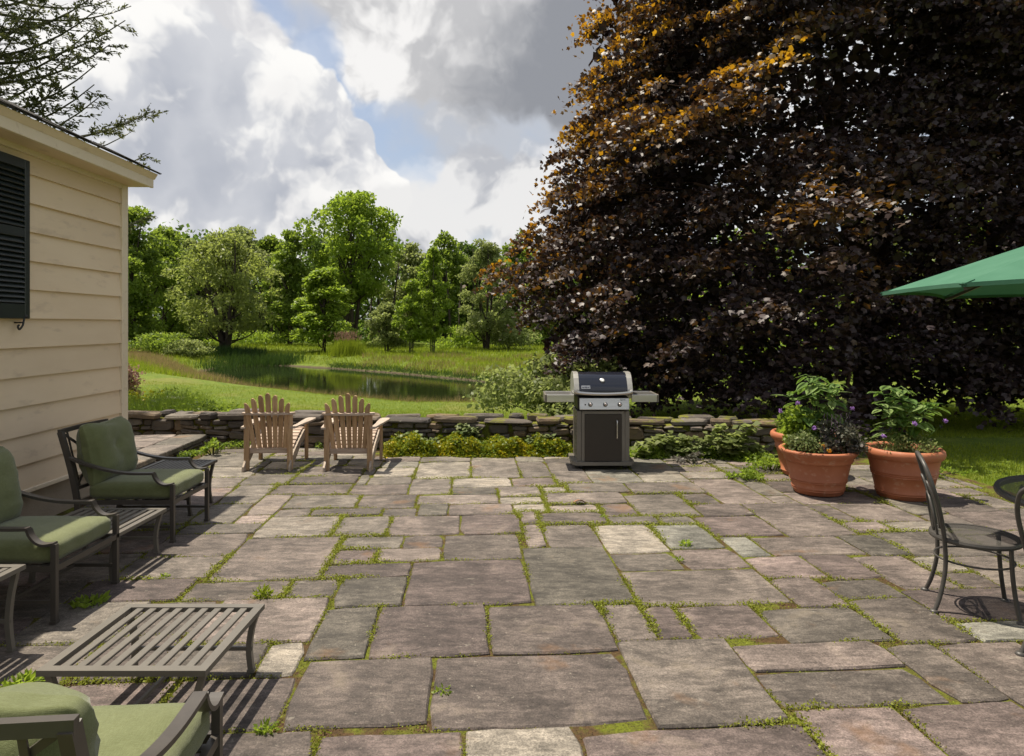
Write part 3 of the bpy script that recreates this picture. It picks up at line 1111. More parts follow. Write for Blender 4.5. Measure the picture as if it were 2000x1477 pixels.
def cushion(w, d, t, crown=0.03, r=0.045, n=14, seed=1, wrinkle=0.006, dimple=None, pinch=0.0):
    """soft rounded block centred on the origin, w (x) d (y) t (z)"""
    rr = random.Random(seed)
    off = Vector((rr.uniform(0, 90), rr.uniform(0, 90), rr.uniform(0, 90)))
    bm = bmesh.new()
    bmesh.ops.create_cube(bm, size=2.0)
    bmesh.ops.subdivide_edges(bm, edges=bm.edges[:], cuts=n - 1, use_grid_fill=True)
    for v in bm.verts:
        x, y, z = v.co
        # rounded box
        hx, hy, hz = w / 2, d / 2, t / 2
        px_, py_, pz_ = x * hx, y * hy, z * hz
        cx = max(-hx + r, min(hx - r, px_)); cy = max(-hy + r, min(hy - r, py_)); cz = max(-hz + r, min(hz - r, pz_))
        dv = Vector((px_ - cx, py_ - cy, pz_ - cz))
        if dv.length > 1e-6:
            q = Vector((cx, cy, cz)) + dv.normalized() * r * min(1.0, max(abs(dv.x), abs(dv.y), abs(dv.z)) / r * 1.0)
        else:
            q = Vector((px_, py_, pz_))
        e = (1 - x ** 4) * (1 - y ** 4)
        sgn = 1 if z > 0 else -1
        q.z += sgn * crown * e * abs(z)
        if pinch:
            k = 1 - pinch * (abs(x) ** 3 * abs(y) ** 3)
            q.z *= k * (0.55 + 0.45 * e ** 0.4)
            q.x *= 1 - 0.05 * (1 - abs(x * y)) * abs(x); q.y *= 1 - 0.05 * (1 - abs(x * y)) * abs(y)
        if dimple:
            for (dx, dy, dr, dd) in dimple:
                dist = math.hypot(q.x - dx, q.y - dy)
                q.z -= sgn * dd * math.exp(-(dist / dr) ** 2) * abs(z)
        nz = mnoise.noise(q * 6 + off) * wrinkle + mnoise.noise(Vector((q.x * 9, q.y * 24, q.z * 14)) + off) * wrinkle * 0.55
        q += q.normalized() * nz
        v.co = q
    for f in bm.faces: f.smooth = True
    me = bpy.data.meshes.new('cushion')
    bm.to_mesh(me); bm.free()
    me.materials.append(SAGE)
    return me


SEAT_ME = cushion(0.585, 0.66, 0.115, 0.022, 0.04, 20, 3, 0.006)
BACK_ME = cushion(0.58, 0.50, 0.17, 0.045, 0.05, 22, 9, 0.018, dimple=[(0.02, 0.04, 0.05, 0.022), (0.02, 0.04, 0.14, 0.014)], pinch=0.45)
BACK_ME2 = cushion(0.60, 0.52, 0.19, 0.05, 0.05, 22, 19, 0.022, dimple=[(0.0, 0.04, 0.05, 0.04)], pinch=0.45)


def make_armchair():
    root = empty('patio_armchair')
    for s in (-1, 1):
        x = 0.30 * s
        MB().bar([(x, 0.37, 0), (x, 0.37, 0.02)], 0.036, 0.036, up=(0, 1, 0)).bar([(x, 0.37, 0.02), (x, 0.37, 0.455)], 0.028, 0.030, up=(0, 1, 0)).build('leg', BRONZE, root)
        MB().bar(smooth_path([(x, -0.42, 0.0), (x, -0.375, 0.2), (x, -0.375, 0.33), (x, -0.43, 0.60), (x, -0.505, 0.865)], 5), 0.030, 0.040, up=(0, 1, 0)).build('leg', BRONZE, root)
        arm = smooth_path([(x, -0.435, 0.665), (x, -0.30, 0.612), (x, -0.12, 0.563), (x, 0.04, 0.541), (x, 0.222, 0.541)], 5)
        drop = smooth_path([(x, 0.222, 0.541), (x, 0.238, 0.502), (x, 0.272, 0.466), (x, 0.315, 0.451), (x, 0.374, 0.459)], 4)
        MB().bar(arm, 0.044, 0.017).bar(drop, 0.044, 0.015).build('arm', BRONZE, root)
        MB().bar([(x, 0.355, 0.125), (x, -0.37, 0.125)], 0.014, 0.020).build('stretcher', BRONZE, root)
    sf = MB()
    for y in (0.372, -0.372):
        sf.bar([(-0.30, y, 0.315), (0.30, y, 0.315)], 0.022, 0.034)
    for x in (-0.298, 0.298):
        sf.bar([(x, -0.365, 0.315), (x, 0.365, 0.315)], 0.024, 0.034)
    for k in range(6):
        y = -0.28 + k * 0.115
        sf.bar([(-0.29, y, 0.325), (0.29, y, 0.325)], 0.04, 0.006)
    sf.build('seat_frame', BRONZE, root)
    MB().bar([(-0.29, 0.1, 0.125), (0.29, 0.1, 0.125)], 0.014, 0.018).build('stretcher', BRONZE, root)
    MB().bar([(-0.315, -0.507, 0.868), (0.0, -0.520, 0.872), (0.315, -0.507, 0.868)], 0.024, 0.034).build('back_rail', BRONZE, root)
    MB().bar([(-0.30, -0.392, 0.42), (0.30, -0.392, 0.42)], 0.020, 0.028).build('back_rail', BRONZE, root)
    for s in (-1, 1):
        MB().bar([(-0.28 * s, -0.394 - 0.004 * s, 0.43), (0.0, -0.447 - 0.004 * s, 0.645), (0.28 * s, -0.502 - 0.004 * s, 0.855)], 0.020, 0.007, up=(0, 1, 0.2)).build('back_slat', BRONZE, root)
        MB().bar([(0.21 * s, -0.412, 0.43), (0.21 * s, -0.513, 0.855)], 0.018, 0.006, up=(0, 1, 0.2)).build('back_slat', BRONZE, root)
    c = link('seat_cushion', SEAT_ME, root); c.location = (0, 0.03, 0.395)
    c = link('back_cushion', BACK_ME, root); c.location = (0.0, -0.315, 0.665); c.rotation_euler = (R(101), 0, 0)
    return root


chair0 = make_armchair()
GRP = 'cushioned armchairs on the patio'
chair0.location = (-3.02, 5.63, 0); chair0.rotation_euler = (0, 0, R(-90))
tag(chair0, 'armchair with sage cushions nearest the landing, against the cream wall', 'armchair', GRP)
c = copy_tree(chair0); c.location = (-2.97, 4.18, 0); c.rotation_euler = (0, 0, R(-90))
tag(c, 'armchair with sage cushions in the middle of the house side, cut by left edge', 'armchair', GRP)
c = copy_tree(chair0); c.location = (-1.26, 1.90, 0); c.rotation_euler = (0, 0, 0.08)
tag(c, 'armchair seen from behind in the bottom left corner, in full sun', 'armchair', GRP)
for o in c.children:
    if o.name.startswith('back_cushion'):
        o.data = BACK_ME2; o.location = (-0.035, -0.335, 0.612); o.rotation_euler = (R(100), R(2), 0)


def make_table(w, d, h, ns, mat, sw=0.034, foot=-0.016):
    root = empty('slatted_table')
    f = MB()
    hw, hd = w / 2, d / 2
    f.bar([(-hw, -hd + 0.02, h - 0.012), (hw, -hd + 0.02, h - 0.012)], 0.042, 0.024)
    f.bar([(-hw, hd - 0.02, h - 0.012), (hw, hd - 0.02, h - 0.012)], 0.042, 0.024)
    for s in (-1, 1):
        f.bar([(s * (hw - 0.02), -hd + 0.0415, h - 0.012), (s * (hw - 0.02), hd - 0.0415, h - 0.012)], 0.040, 0.0235)
    f.build('top_frame', mat, root)
    sm = MB().box((0, 0, 0), (sw, d - 0.084, 0.012), bev=0.002).mesh('slat', mat)
    inner = w - 0.08
    gap = (inner - ns * sw) / (ns + 1)
    for k in range(ns):
        o = link('slat', sm, root); o.location = (-inner / 2 + gap + sw / 2 + k * (gap + sw), 0, h - 0.009)
    for sx in (-1, 1):
        for sy in (-1, 1):
            x, y = sx * (hw - 0.035), sy * (hd - 0.04)
            pts = smooth_path([(x + sx * 0.012, y, h - 0.024), (x - sx * 0.014, y, h * 0.66), (x - sx * 0.026, y, h * 0.35), (x + sx * foot, y, 0.012)], 5)
            l = MB().bar(pts, 0.026, 0.026, up=(0, 1, 0))
            l.box((x + sx * foot, y, 0.007), (0.034, 0.034, 0.014))
            l.build('leg', mat, root)
    z = h * 0.36
    for sy in (-1, 1):
        MB().bar([(-hw + 0.045, sy * (hd - 0.04), z), (hw - 0.045, sy * (hd - 0.04), z)], 0.014, 0.018).build('stretcher', mat, root)
    MB().bar([(0, -hd + 0.045, z), (0, hd - 0.045, z)], 0.014, 0.016).build('stretcher', mat, root)
    return root


GT = 'slatted metal tables on the patio'
t = make_table(0.68, 0.655, 0.315, 9, TAUPE); t.location = (-1.568, 3.063, 0)
tag(t, 'low square slatted metal table standing alone in the sun before the armchairs', 'table', GT)
t = make_table(0.64, 0.64, 0.33, 9, TAUPE); t.location = (-2.905, 4.79, 0)
tag(t, 'low slatted metal table between the two armchairs along the house', 'table', GT)
t = make_table(0.52, 0.50, 0.41, 11, BRONZE, 0.024, -0.010); t.location = (-3.085, 6.30, 0)
tag(t, 'small finely slatted side table beside the step of the landing', 'table', GT)
t = make_table(0.52, 0.50, 0.44, 9, TAUPE, 0.030, -0.012); t.location = (-2.82, 3.345, 0)
tag(t, 'slatted side table cut off by the left edge of the picture', 'table', GT)


# ------------------------------------------------------------------ adirondack chairs
def wood(name, c1, c2, c3, axis):
    m, g = new_mat(name)
    p = obj_co(g)
    s = {'z': (9, 9, 0.6), 'x': (0.6, 9, 9), 'y': (9, 0.6, 9)}[axis]
    w = g.m('MULTIPLY', rand(g), 30)
    f = g.noise(stretch(g, p, s), 4, 7, 0.65, w=w, dist=0.6)
    f2 = g.noise(stretch(g, p, s), 18, 4, 0.6, w=w)
    c = g.ramp(f, [(0.25, c3), (0.5, c1), (0.75, c2)])
    c = g.mix(g.ss(f2, 0.45, 0.7, 0, 0.5), c, tuple(q * 0.55 for q in c3))
    hs = g.n('ShaderNodeHueSaturation'); g.put(hs.inputs['Value'], g.m('ADD', 0.82, g.m('MULTIPLY', rand(g), 0.36))); g.put(hs.inputs['Color'], c)
    out_(g, principled(g, hs.outputs[0], 0.75, 0, 0.25, bump=f2, bstr=0.4, bdist=0.004))
    return m


CEDAR = wood('weathered_cedar', (0.43, 0.285, 0.165), (0.55, 0.40, 0.26), (0.29, 0.165, 0.085), 'z')
GREYW = wood('greyed_cedar', (0.42, 0.345, 0.28), (0.54, 0.47, 0.40), (0.30, 0.235, 0.18), 'y')
GREYX = wood('greyed_cedar_slat', (0.44, 0.34, 0.27), (0.54, 0.45, 0.37), (0.30, 0.22, 0.165), 'x')


def make_adirondack():
    root = empty('adirondack_chair')
    # rear posts carry the curved back band
    for s in (-1, 1):
        MB().box((0.248 * s, 0.0, 0.327), (0.062, 0.030, 0.655), bev=0.004).build('rear_post', CEDAR, root)
        # front legs, then the wedge under the arm
        MB().box((0.285 * s, 0.655, 0.243), (0.030, 0.085, 0.486), bev=0.004).build('front_leg', CEDAR, root)
        MB().prism([(0.70, 0.484), (0.785, 0.484), (0.72, 0.36), (0.70, 0.25)], 0.276 * s - 0.011, 0.276 * s + 0.011, 'x').build('arm_bracket', CEDAR, root)
        # sloping stringers under the seat, touching the ground behind
        x = 0.222 * s
        MB().prism([(-0.10, 0.0), (-0.02, 0.0), (0.20, 0.115), (0.42, 0.235), (0.70, 0.285), (0.72, 0.375), (0.60, 0.385), (0.30, 0.285), (0.08, 0.195), (-0.09, 0.055)], x - 0.011 + (0.042 * s), x + 0.011 + (0.042 * s), 'x').build('stringer', GREYW, root)
        # broad arm with a swelling front end
        a = [(0.255, -0.03), (0.31, -0.03), (0.335, 0.20), (0.365, 0.45), (0.385, 0.62), (0.385, 0.74), (0.36, 0.79), (0.29, 0.79), (0.262, 0.72), (0.262, 0.50), (0.272, 0.25)]
        MB().prism([(px_ * s, py_) for px_, py_ in a], 0.488, 0.510, 'z').build('arm', GREYW, root)
    # seat slats
    sl = MB().box((0, 0, 0), (0.50, 0.066, 0.018), bev=0.004).mesh('seat_slat', GREYX)
    prof = [(0.09, 0.215), (0.17, 0.25), (0.25, 0.283), (0.33, 0.316), (0.41, 0.345), (0.49, 0.37), (0.57, 0.389), (0.65, 0.398), (0.72, 0.385)]
    for i, (y, z) in enumerate(prof):
        a = prof[max(i - 1, 0)]; b = prof[min(i + 1, len(prof) - 1)]
        o = link('seat_slat', sl, root); o.location = (0, y, z); o.rotation_euler = (math.atan2(b[1] - a[1], b[0] - a[0]), 0, 0)
    MB().box((0, 0.045, 0.222), (0.50, 0.03, 0.06), bev=0.004).build('back_cleat', GREYX, root)
    # curved band behind the back
    outer = []; inner = []
    for k in range(13):
        t = -1 + k / 6
        outer.append((0.305 * t, -0.085 + 0.075 * abs(t) ** 3.0))
        inner.append((0.305 * t * 0.985, 0.035 + 0.01 * abs(t)))
    MB().prism(outer + inner[::-1], 0.652, 0.676, 'z').build('back_band', GREYX, root)
    # fanned back slats with rounded tops
    tops = [0.80, 0.855, 0.89, 0.915, 0.89, 0.855, 0.80]
    for k in range(7):
        q = k - 3
        w = 0.057
        x0, x1 = q * 0.058, q * 0.086
        zt_, zb = tops[k], 0.215
        ln = zt_ - zb
        pts = [(-w / 2 * 0.86, 0), (w / 2 * 0.86, 0), (w / 2, ln - 0.045)]
        for j in range(1, 6):
            a = math.pi * j / 6
            pts.append((w / 2 * math.cos(a), ln - 0.045 + 0.045 * math.sin(a) + (0.012 * q * -math.cos(a) * -0.8)))
        pts.append((-w / 2, ln - 0.045))
        o = MB().prism(pts, -0.009, 0.009).build('back_slat', CEDAR, root)
        o.location = (x0, 0.085 - 0.010 * q * q * 0.35 + 0.0, zb)
        o.rotation_euler = (R(9.5) * 1.0, math.atan2(x1 - x0, 0.62), -q * 0.05)
    return root


a0 = make_adirondack()
a0.location = (-2.855, 8.0, 0); a0.rotation_euler = (0, 0, 0.06)
tag(a0, 'weathered wooden adirondack chair nearer the house, facing the pond', 'chair', 'adirondack chairs by the stone wall')
a1 = copy_tree(a0); a1.location = (-1.91, 7.965, 0); a1.rotation_euler = (0, 0, 0.045)
tag(a1, 'weathered wooden adirondack chair beside the yellow sedum, facing the pond', 'chair', 'adirondack chairs by the stone wall')


# ------------------------------------------------------------------ gas grill
def text_mesh(name, body, size, mat, bold=0.0):
    cu = bpy.data.curves.new(name, 'FONT')
    cu.body = body; cu.size = size; cu.align_x = 'CENTER'; cu.align_y = 'CENTER'; cu.extrude = 0.0008; cu.offset = bold
    tmp = bpy.data.objects.new(name, cu)
    C.objects.link(tmp)
    dg = bpy.context.evaluated_depsgraph_get()
    me = bpy.data.meshes.new_from_object(tmp.evaluated_get(dg))
    bpy.data.objects.remove(tmp); bpy.data.curves.remove(cu)
    me.name = name
    me.materials.clear(); me.materials.append(mat)
    return me


def make_grill():
    steel = mottled('brushed_steel', (0.46, 0.45, 0.43), (0.56, 0.55, 0.53), 5, 0.30, 0.5, 0.06, 0.002, 200, metal=0.95, sx=(0.15, 1, 4))
    enam = mottled('black_enamel', (0.010, 0.012, 0.020), (0.012, 0.014, 0.022), 5, 0.07, 0.6, 0.0, 0.001, 50)
    cart = mottled('grey_cart_metal', (0.135, 0.12, 0.10), (0.155, 0.138, 0.115), 6, 0.42, 0.5, 0.05, 0.002, 150)
    door = mottled('dark_door', (0.020, 0.014, 0.011), (0.024, 0.017, 0.013), 6, 0.38, 0.5, 0.05, 0.002, 150)
    blk = mottled('black_plastic', (0.012, 0.012, 0.012), (0.018, 0.018, 0.018), 6, 0.45, 0.5, 0.1, 0.002, 100)
    cast = mottled('cast_end', (0.30, 0.29, 0.26), (0.36, 0.35, 0.32), 8, 0.38, 0.5, 0.15, 0.003, 150, metal=0.5)
    red = mottled('red_mark', (0.45, 0.02, 0.02), (0.5, 0.03, 0.03), 5, 0.5)
    ink = mottled('dark_print', (0.015, 0.017, 0.03), (0.02, 0.02, 0.035), 5, 0.5)
    root = empty('gas_grill', (1.075, 8.30, 0), 0.0)
    tag(root, 'black and steel gas grill with two side shelves before the stone wall', 'grill')
    # local: front faces -y
    W = 0.62
    for s in (-1, 1):
        MB().box((s * (W / 2 - 0.027), -0.005, 0.385), (0.054, 0.50, 0.60), bev=0.004).build('cart_side', cart, root)
        # perforated strip down the outside of each side
        for k in range(11):
            MB().box((s * (W / 2 + 0.0005), -0.14, 0.16 + k * 0.045), (0.004, 0.022, 0.022)).build('side_slot', blk, root)
    MB().box((0, 0.235, 0.385), (W - 0.11, 0.02, 0.59)).build('cart_back', cart, root)
    MB().box((0.0, -0.262, 0.372), (0.435, 0.022, 0.555), bev=0.004).build('door', door, root)
    dr = [o for o in root.children if o.name.startswith('door')][0]
    hp = smooth_path([(0.158, -0.274, 0.36), (0.158, -0.300, 0.375), (0.158, -0.304, 0.47), (0.158, -0.300, 0.565), (0.158, -0.274, 0.58)], 4)
    MB().tube(hp, 0.008, 8, up=(1, 0, 0)).build('door_handle', steel, dr)
    for s in (-1, 1):
        MB().box((s * 0.2365, -0.2555, 0.372), (0.036, 0.012, 0.57)).build('cart_stile', cart, root)
    MB().box((0, -0.255, 0.668), (0.50, 0.012, 0.034)).build('cart_rail', cart, root)
    # base plate with cut corners
    o = [(-0.37, -0.22), (-0.33, -0.30), (0.33, -0.30), (0.37, -0.22), (0.37, 0.27), (-0.37, 0.27)]
    MB().prism(o, 0.052, 0.092, 'z').build('base', cart, root)
    for x in (-0.26, 0.26):
        for y in (-0.22, 0.2):
            wh = MB()
            wh.lathe([(0.0, -0.016), (0.026, -0.016), (0.028, -0.01), (0.028, 0.01), (0.026, 0.016), (0.0, 0.016)], 14)
            wo = wh.build('caster', blk, root); wo.location = (x, y, 0.028); wo.rotation_euler = (R(90), 0, R(random.uniform(-40, 40)))
            MB().box((x, y + 0.012, 0.05), (0.04, 0.03, 0.02)).build('caster_fork', blk, root)
    # firebox and control panel, tipped back a little
    MB().box((0, 0.02, 0.775), (0.60, 0.50, 0.16), bev=0.01).build('firebox', blk, root)
    pn = MB().box((0, 0, 0), (0.585, 0.03, 0.140), bev=0.006).build('control_panel', steel, root)
    pn.location = (0.01, -0.275, 0.772); pn.rotation_euler = (R(-10), 0, 0)
    for x in (-0.165, 0.01, 0.18):
        kb = MB()
        kb.lathe([(0.0, 0.034), (0.020, 0.034), (0.024, 0.030), (0.026, 0.0)], 20)
        k = kb.build('knob', blk, pn); k.location = (x, -0.015, -0.008); k.rotation_euler = (R(90), 0, 0)
        fc = MB(); fc.lathe([(0.0, 0.0365), (0.017, 0.0365), (0.018, 0.033)], 20)
        k = fc.build('knob_cap', steel, pn); k.location = (x, -0.015, -0.008); k.rotation_euler = (R(90), 0, 0)
        MB().box((x, -0.0535, -0.006), (0.005, 0.003, 0.016)).build('knob_mark', red, pn)
    ig = MB().lathe([(0.0, 0.012), (0.008, 0.012), (0.009, 0.0)], 12).build('igniter', blk, pn); ig.location = (-0.225, -0.015, -0.01); ig.rotation_euler = (R(90), 0, 0)
    tx = link('lettering', text_mesh('panel_lettering', 'Spirit', 0.030, ink), pn); tx.location = (0.215, -0.0165, 0.048); tx.rotation_euler = (R(90), 0, 0)
    # lid: side castings and enamelled hood share one profile (y, z)
    prof = [(-0.270, 0.885), (-0.280, 0.905), (-0.272, 0.94), (-0.235, 1.00), (-0.185, 1.065), (-0.140, 1.105), (-0.08, 1.125), (0.05, 1.130), (0.16, 1.10), (0.23, 1.02), (0.255, 0.90), (0.255, 0.885)]
    for s in (-1, 1):
        big = [(y * 1.02 - 0.002, 0.88 + (z - 0.88) * 1.025) for y, z in prof]
        x0, x1 = (s * 0.345, s * 0.285)
        MB().prism(big, min(x0, x1), max(x0, x1), 'x').build('lid_end', cast, root)
    hood = MB()
    vs_ = []; fs = []
    for i, (y, z) in enumerate(prof):
        for x in (-0.286, 0.286): vs_.append((x, y, z))
    for i in range(len(prof) - 1):
        fs.append((2 * i, 2 * i + 1, 2 * i + 3, 2 * i + 2))
    hood.add(vs_, fs, True)
    ld = hood.build('lid', enam, root)
    # bright lip and handle across the bottom of the hood, sagging in the middle
    lip = smooth_path([(-0.335, -0.283, 0.925), (-0.29, -0.315, 0.908), (-0.15, -0.330, 0.897), (0, -0.334, 0.894), (0.15, -0.330, 0.897), (0.29, -0.315, 0.908), (0.335, -0.283, 0.925)], 5)
    MB().sweep(lip, [(-0.012, -0.016), (0.012, -0.016), (0.016, 0.0), (0.012, 0.016), (-0.012, 0.016)], smooth=False).build('lid_handle', steel, ld)
    MB().box((0, -0.276, 0.882), (0.60, 0.03, 0.014)).build('lid_lip', blk, ld)
    fn = Vector((0, -0.77, 0.64))     # slope of the hood front
    th = MB().lathe([(0.0, 0.012), (0.022, 0.012), (0.029, 0.008), (0.030, 0.0)], 24).build('thermometer', steel, ld)
    th.location = (-0.005, -0.205, 1.043); th.rotation_euler = fn.to_track_quat('Z', 'Y').to_euler()
    td = MB().lathe([(0.0, 0.0135), (0.019, 0.0135)], 20).build('thermometer_dial', mottled('dial_white', (0.7, 0.7, 0.68), (0.75, 0.74, 0.72), 5, 0.3), ld)
    td.location = th.location; td.rotation_euler = th.rotation_euler
    bd = MB().box((0, 0, 0), (0.105, 0.042, 0.004), bev=0.001).build('badge', steel, ld)
    fr = Vector((0, -0.85, 0.52))
    bd.location = (-0.205, -0.2575, 0.967); bd.rotation_euler = (R(57), 0, 0)
    tx = link('badge_lettering', text_mesh('badge_lettering', 'weber', 0.036, ink, 0.0012), ld); tx.location = (-0.205, -0.2602, 0.9687); tx.rotation_euler = (R(57), 0, 0)
    # side shelves
    for s, ln in ((-1, 0.335), (1, 0.31)):
        x0 = s * 0.335
        xm = x0 + s * ln / 2
        sh = MB().box((xm, 0.0, 0.868), (ln, 0.42, 0.012), bev=0.003).build('side_shelf', steel, root)
        MB().box((xm, -0.222, 0.832), (ln - 0.01, 0.018, 0.088), bev=0.004).build('shelf_front', steel, sh)
        MB().box((xm, 0.215, 0.832), (ln - 0.01, 0.018, 0.088), bev=0.004).build('shelf_back', steel, sh)
        MB().box((x0 + s * (ln + 0.006), -0.004, 0.832), (0.022, 0.45, 0.092), bev=0.004).build('shelf_end', cart, sh)


make_grill()

# ------------------------------------------------------------------ bistro set and parasol
IRON = mottled('charcoal_iron', (0.050, 0.046, 0.042), (0.070, 0.064, 0.058), 15, 0.45, 0.5, 0.1, 0.002, 150)


def mesh_metal():
    """expanded steel sheet: open diamonds between strands"""
    m, g = new_mat('expanded_steel')
    p = obj_co(g)
    sep = g.n('ShaderNodeSeparateXYZ'); g.put(sep.inputs[0], p)
    k = 2 * math.pi / 0.013
    a = g.m('SINE', g.m('MULTIPLY', g.m('ADD', sep.outputs[0], sep.outputs[1]), k))
    b = g.m('SINE', g.m('MULTIPLY', g.m('SUBTRACT', sep.outputs[0], sep.outputs[1]), k))
    hole = g.m('GREATER_THAN', g.m('MULTIPLY', a, b), 0.42)
    s = principled(g, (0.075, 0.070, 0.064), 0.42, 0, 0.5)
    t = g.n('ShaderNodeBsdfTransparent')
    mx = g.n('ShaderNodeMixShader')
    g.put(mx.inputs[0], hole); g.put(mx.inputs[1], s); g.put(mx.inputs[2], t.outputs[0])
    out_(g, mx.outputs[0])
    return m


MESHM = mesh_metal()


def ring(r, z, n=36, c=(0, 0)):
    return [(c[0] + r * math.cos(2 * math.pi * k / n), c[1] + r * math.sin(2 * math.pi * k / n), z) for k in range(n)]


def make_bistro():
    root = empty('bistro_chair')
    R0 = 0.225
    zs = 0.432
    MB().lathe([(0.0, zs - 0.004), (R0 * 0.5, zs - 0.002), (R0 - 0.004, zs + 0.006)], 40).build('seat', MESHM, root)
    MB().sweep(ring(R0, zs - 0.004, 40), [(-0.012, -0.013), (0.012, -0.013), (0.014, 0.0), (0.010, 0.013), (-0.010, 0.013)], closed=True, smooth=False).build('seat_rim', IRON, root)
    # facing +y; rear legs run up into the hooped back
    hoop = []
    L = [(-0.185, -0.235, 0.0), (-0.165, -0.20, 0.10), (-0.150, -0.172, 0.26), (-0.158, -0.178, 0.43), (-0.188, -0.205, 0.60), (-0.196, -0.240, 0.74), (-0.165, -0.272, 0.845), (-0.09, -0.290, 0.893), (0, -0.294, 0.905)]
    Rr = [(-x, y, z) for x, y, z in L[-2::-1]]
    MB().tube(smooth_path(L + Rr, 5), 0.0125, 8, up=(0, 1, 0)).build('back_hoop', IRON, root)
    # inner arches of the back
    for (w, top, x0) in ((0.080, 0.79, 0.0),):
        for s in (-1, 1):
            a = [(s * 0.015, -0.212, 0.445), (s * 0.02, -0.222, 0.58), (s * 0.05, -0.245, 0.70), (s * 0.095, -0.262, 0.755), (s * 0.135, -0.255, 0.735), (s * 0.160, -0.225, 0.64), (s * 0.165, -0.20, 0.50)]
            MB().tube(smooth_path(a, 5), 0.007, 6, up=(0, 1, 0)).build('back_arch', IRON, root)
    a = [(-0.10, -0.205, 0.44), (-0.105, -0.225, 0.56), (-0.06, -0.240, 0.645), (0, -0.245, 0.672), (0.06, -0.240, 0.645), (0.105, -0.225, 0.56), (0.10, -0.205, 0.44)]
    MB().tube(smooth_path(a, 5), 0.007, 6, up=(0, 1, 0)).build('back_arch', IRON, root)
    for s in (-1, 1):
        pts = smooth_path([(s * 0.150, 0.150, zs - 0.012), (s * 0.152, 0.155, 0.28), (s * 0.160, 0.168, 0.14), (s * 0.180, 0.190, 0.0)], 6)
        MB().tube(pts, 0.0125, 8, up=(0, 1, 0)).build('leg', IRON, root)
        for (x, y) in ((s * 0.180, 0.190), (s * 0.185, -0.235)):
            f = MB().lathe([(0.0, 0.02), (0.018, 0.018), (0.024, 0.009), (0.023, 0.0)], 14, (x, y, 0)).build('foot_cap', IRON, root)
    MB().tube(ring(0.205, 0.30, 32, (0, -0.005)), 0.006, 6, closed=True).build('stretcher_ring', IRON, root)
    return root


b0 = make_bistro()
b0.location = (2.785, 4.11, 0); b0.rotation_euler = (0, 0, R(-90) - 0.42)
tag(b0, 'round seated bistro chair with hooped back, wholly in view beside the parasol table', 'chair', 'iron bistro chairs')
b1 = copy_tree(b0); b1.location = (2.91, 3.46, 0); b1.rotation_euler = (0, 0, R(-62))
tag(b1, 'bistro chair cut off by the right edge, nearest the camera', 'chair', 'iron bistro chairs')

TC = (3.47, 3.80)
t = empty('bistro_table', (TC[0], TC[1], 0))
tag(t, 'round grey metal mesh table at the right edge under the parasol', 'table')
MB().lathe([(0.03, 0.722), (0.3, 0.722), (0.622, 0.722)], 56).build('tabletop', MESHM, t)
MB().sweep(ring(0.63, 0.714, 60), [(-0.012, -0.018), (0.012, -0.018), (0.018, 0.0), (0.012, 0.016), (-0.012, 0.014)], closed=True).build('rim', IRON, t)
MB().tube(ring(0.036, 0.716, 20), 0.008, 6, closed=True).build('parasol_collar', IRON, t)
for k in range(4):
    a = math.pi / 4 + k * math.pi / 2
    c_, s_ = math.cos(a), math.sin(a)
    MB().tube(smooth_path([(0.52 * c_, 0.52 * s_, 0.712), (0.30 * c_, 0.30 * s_, 0.62), (0.17 * c_, 0.17 * s_, 0.40), (0.24 * c_, 0.24 * s_, 0.15), (0.40 * c_, 0.40 * s_, 0.0)], 6), 0.014, 8).build('leg', IRON, t)


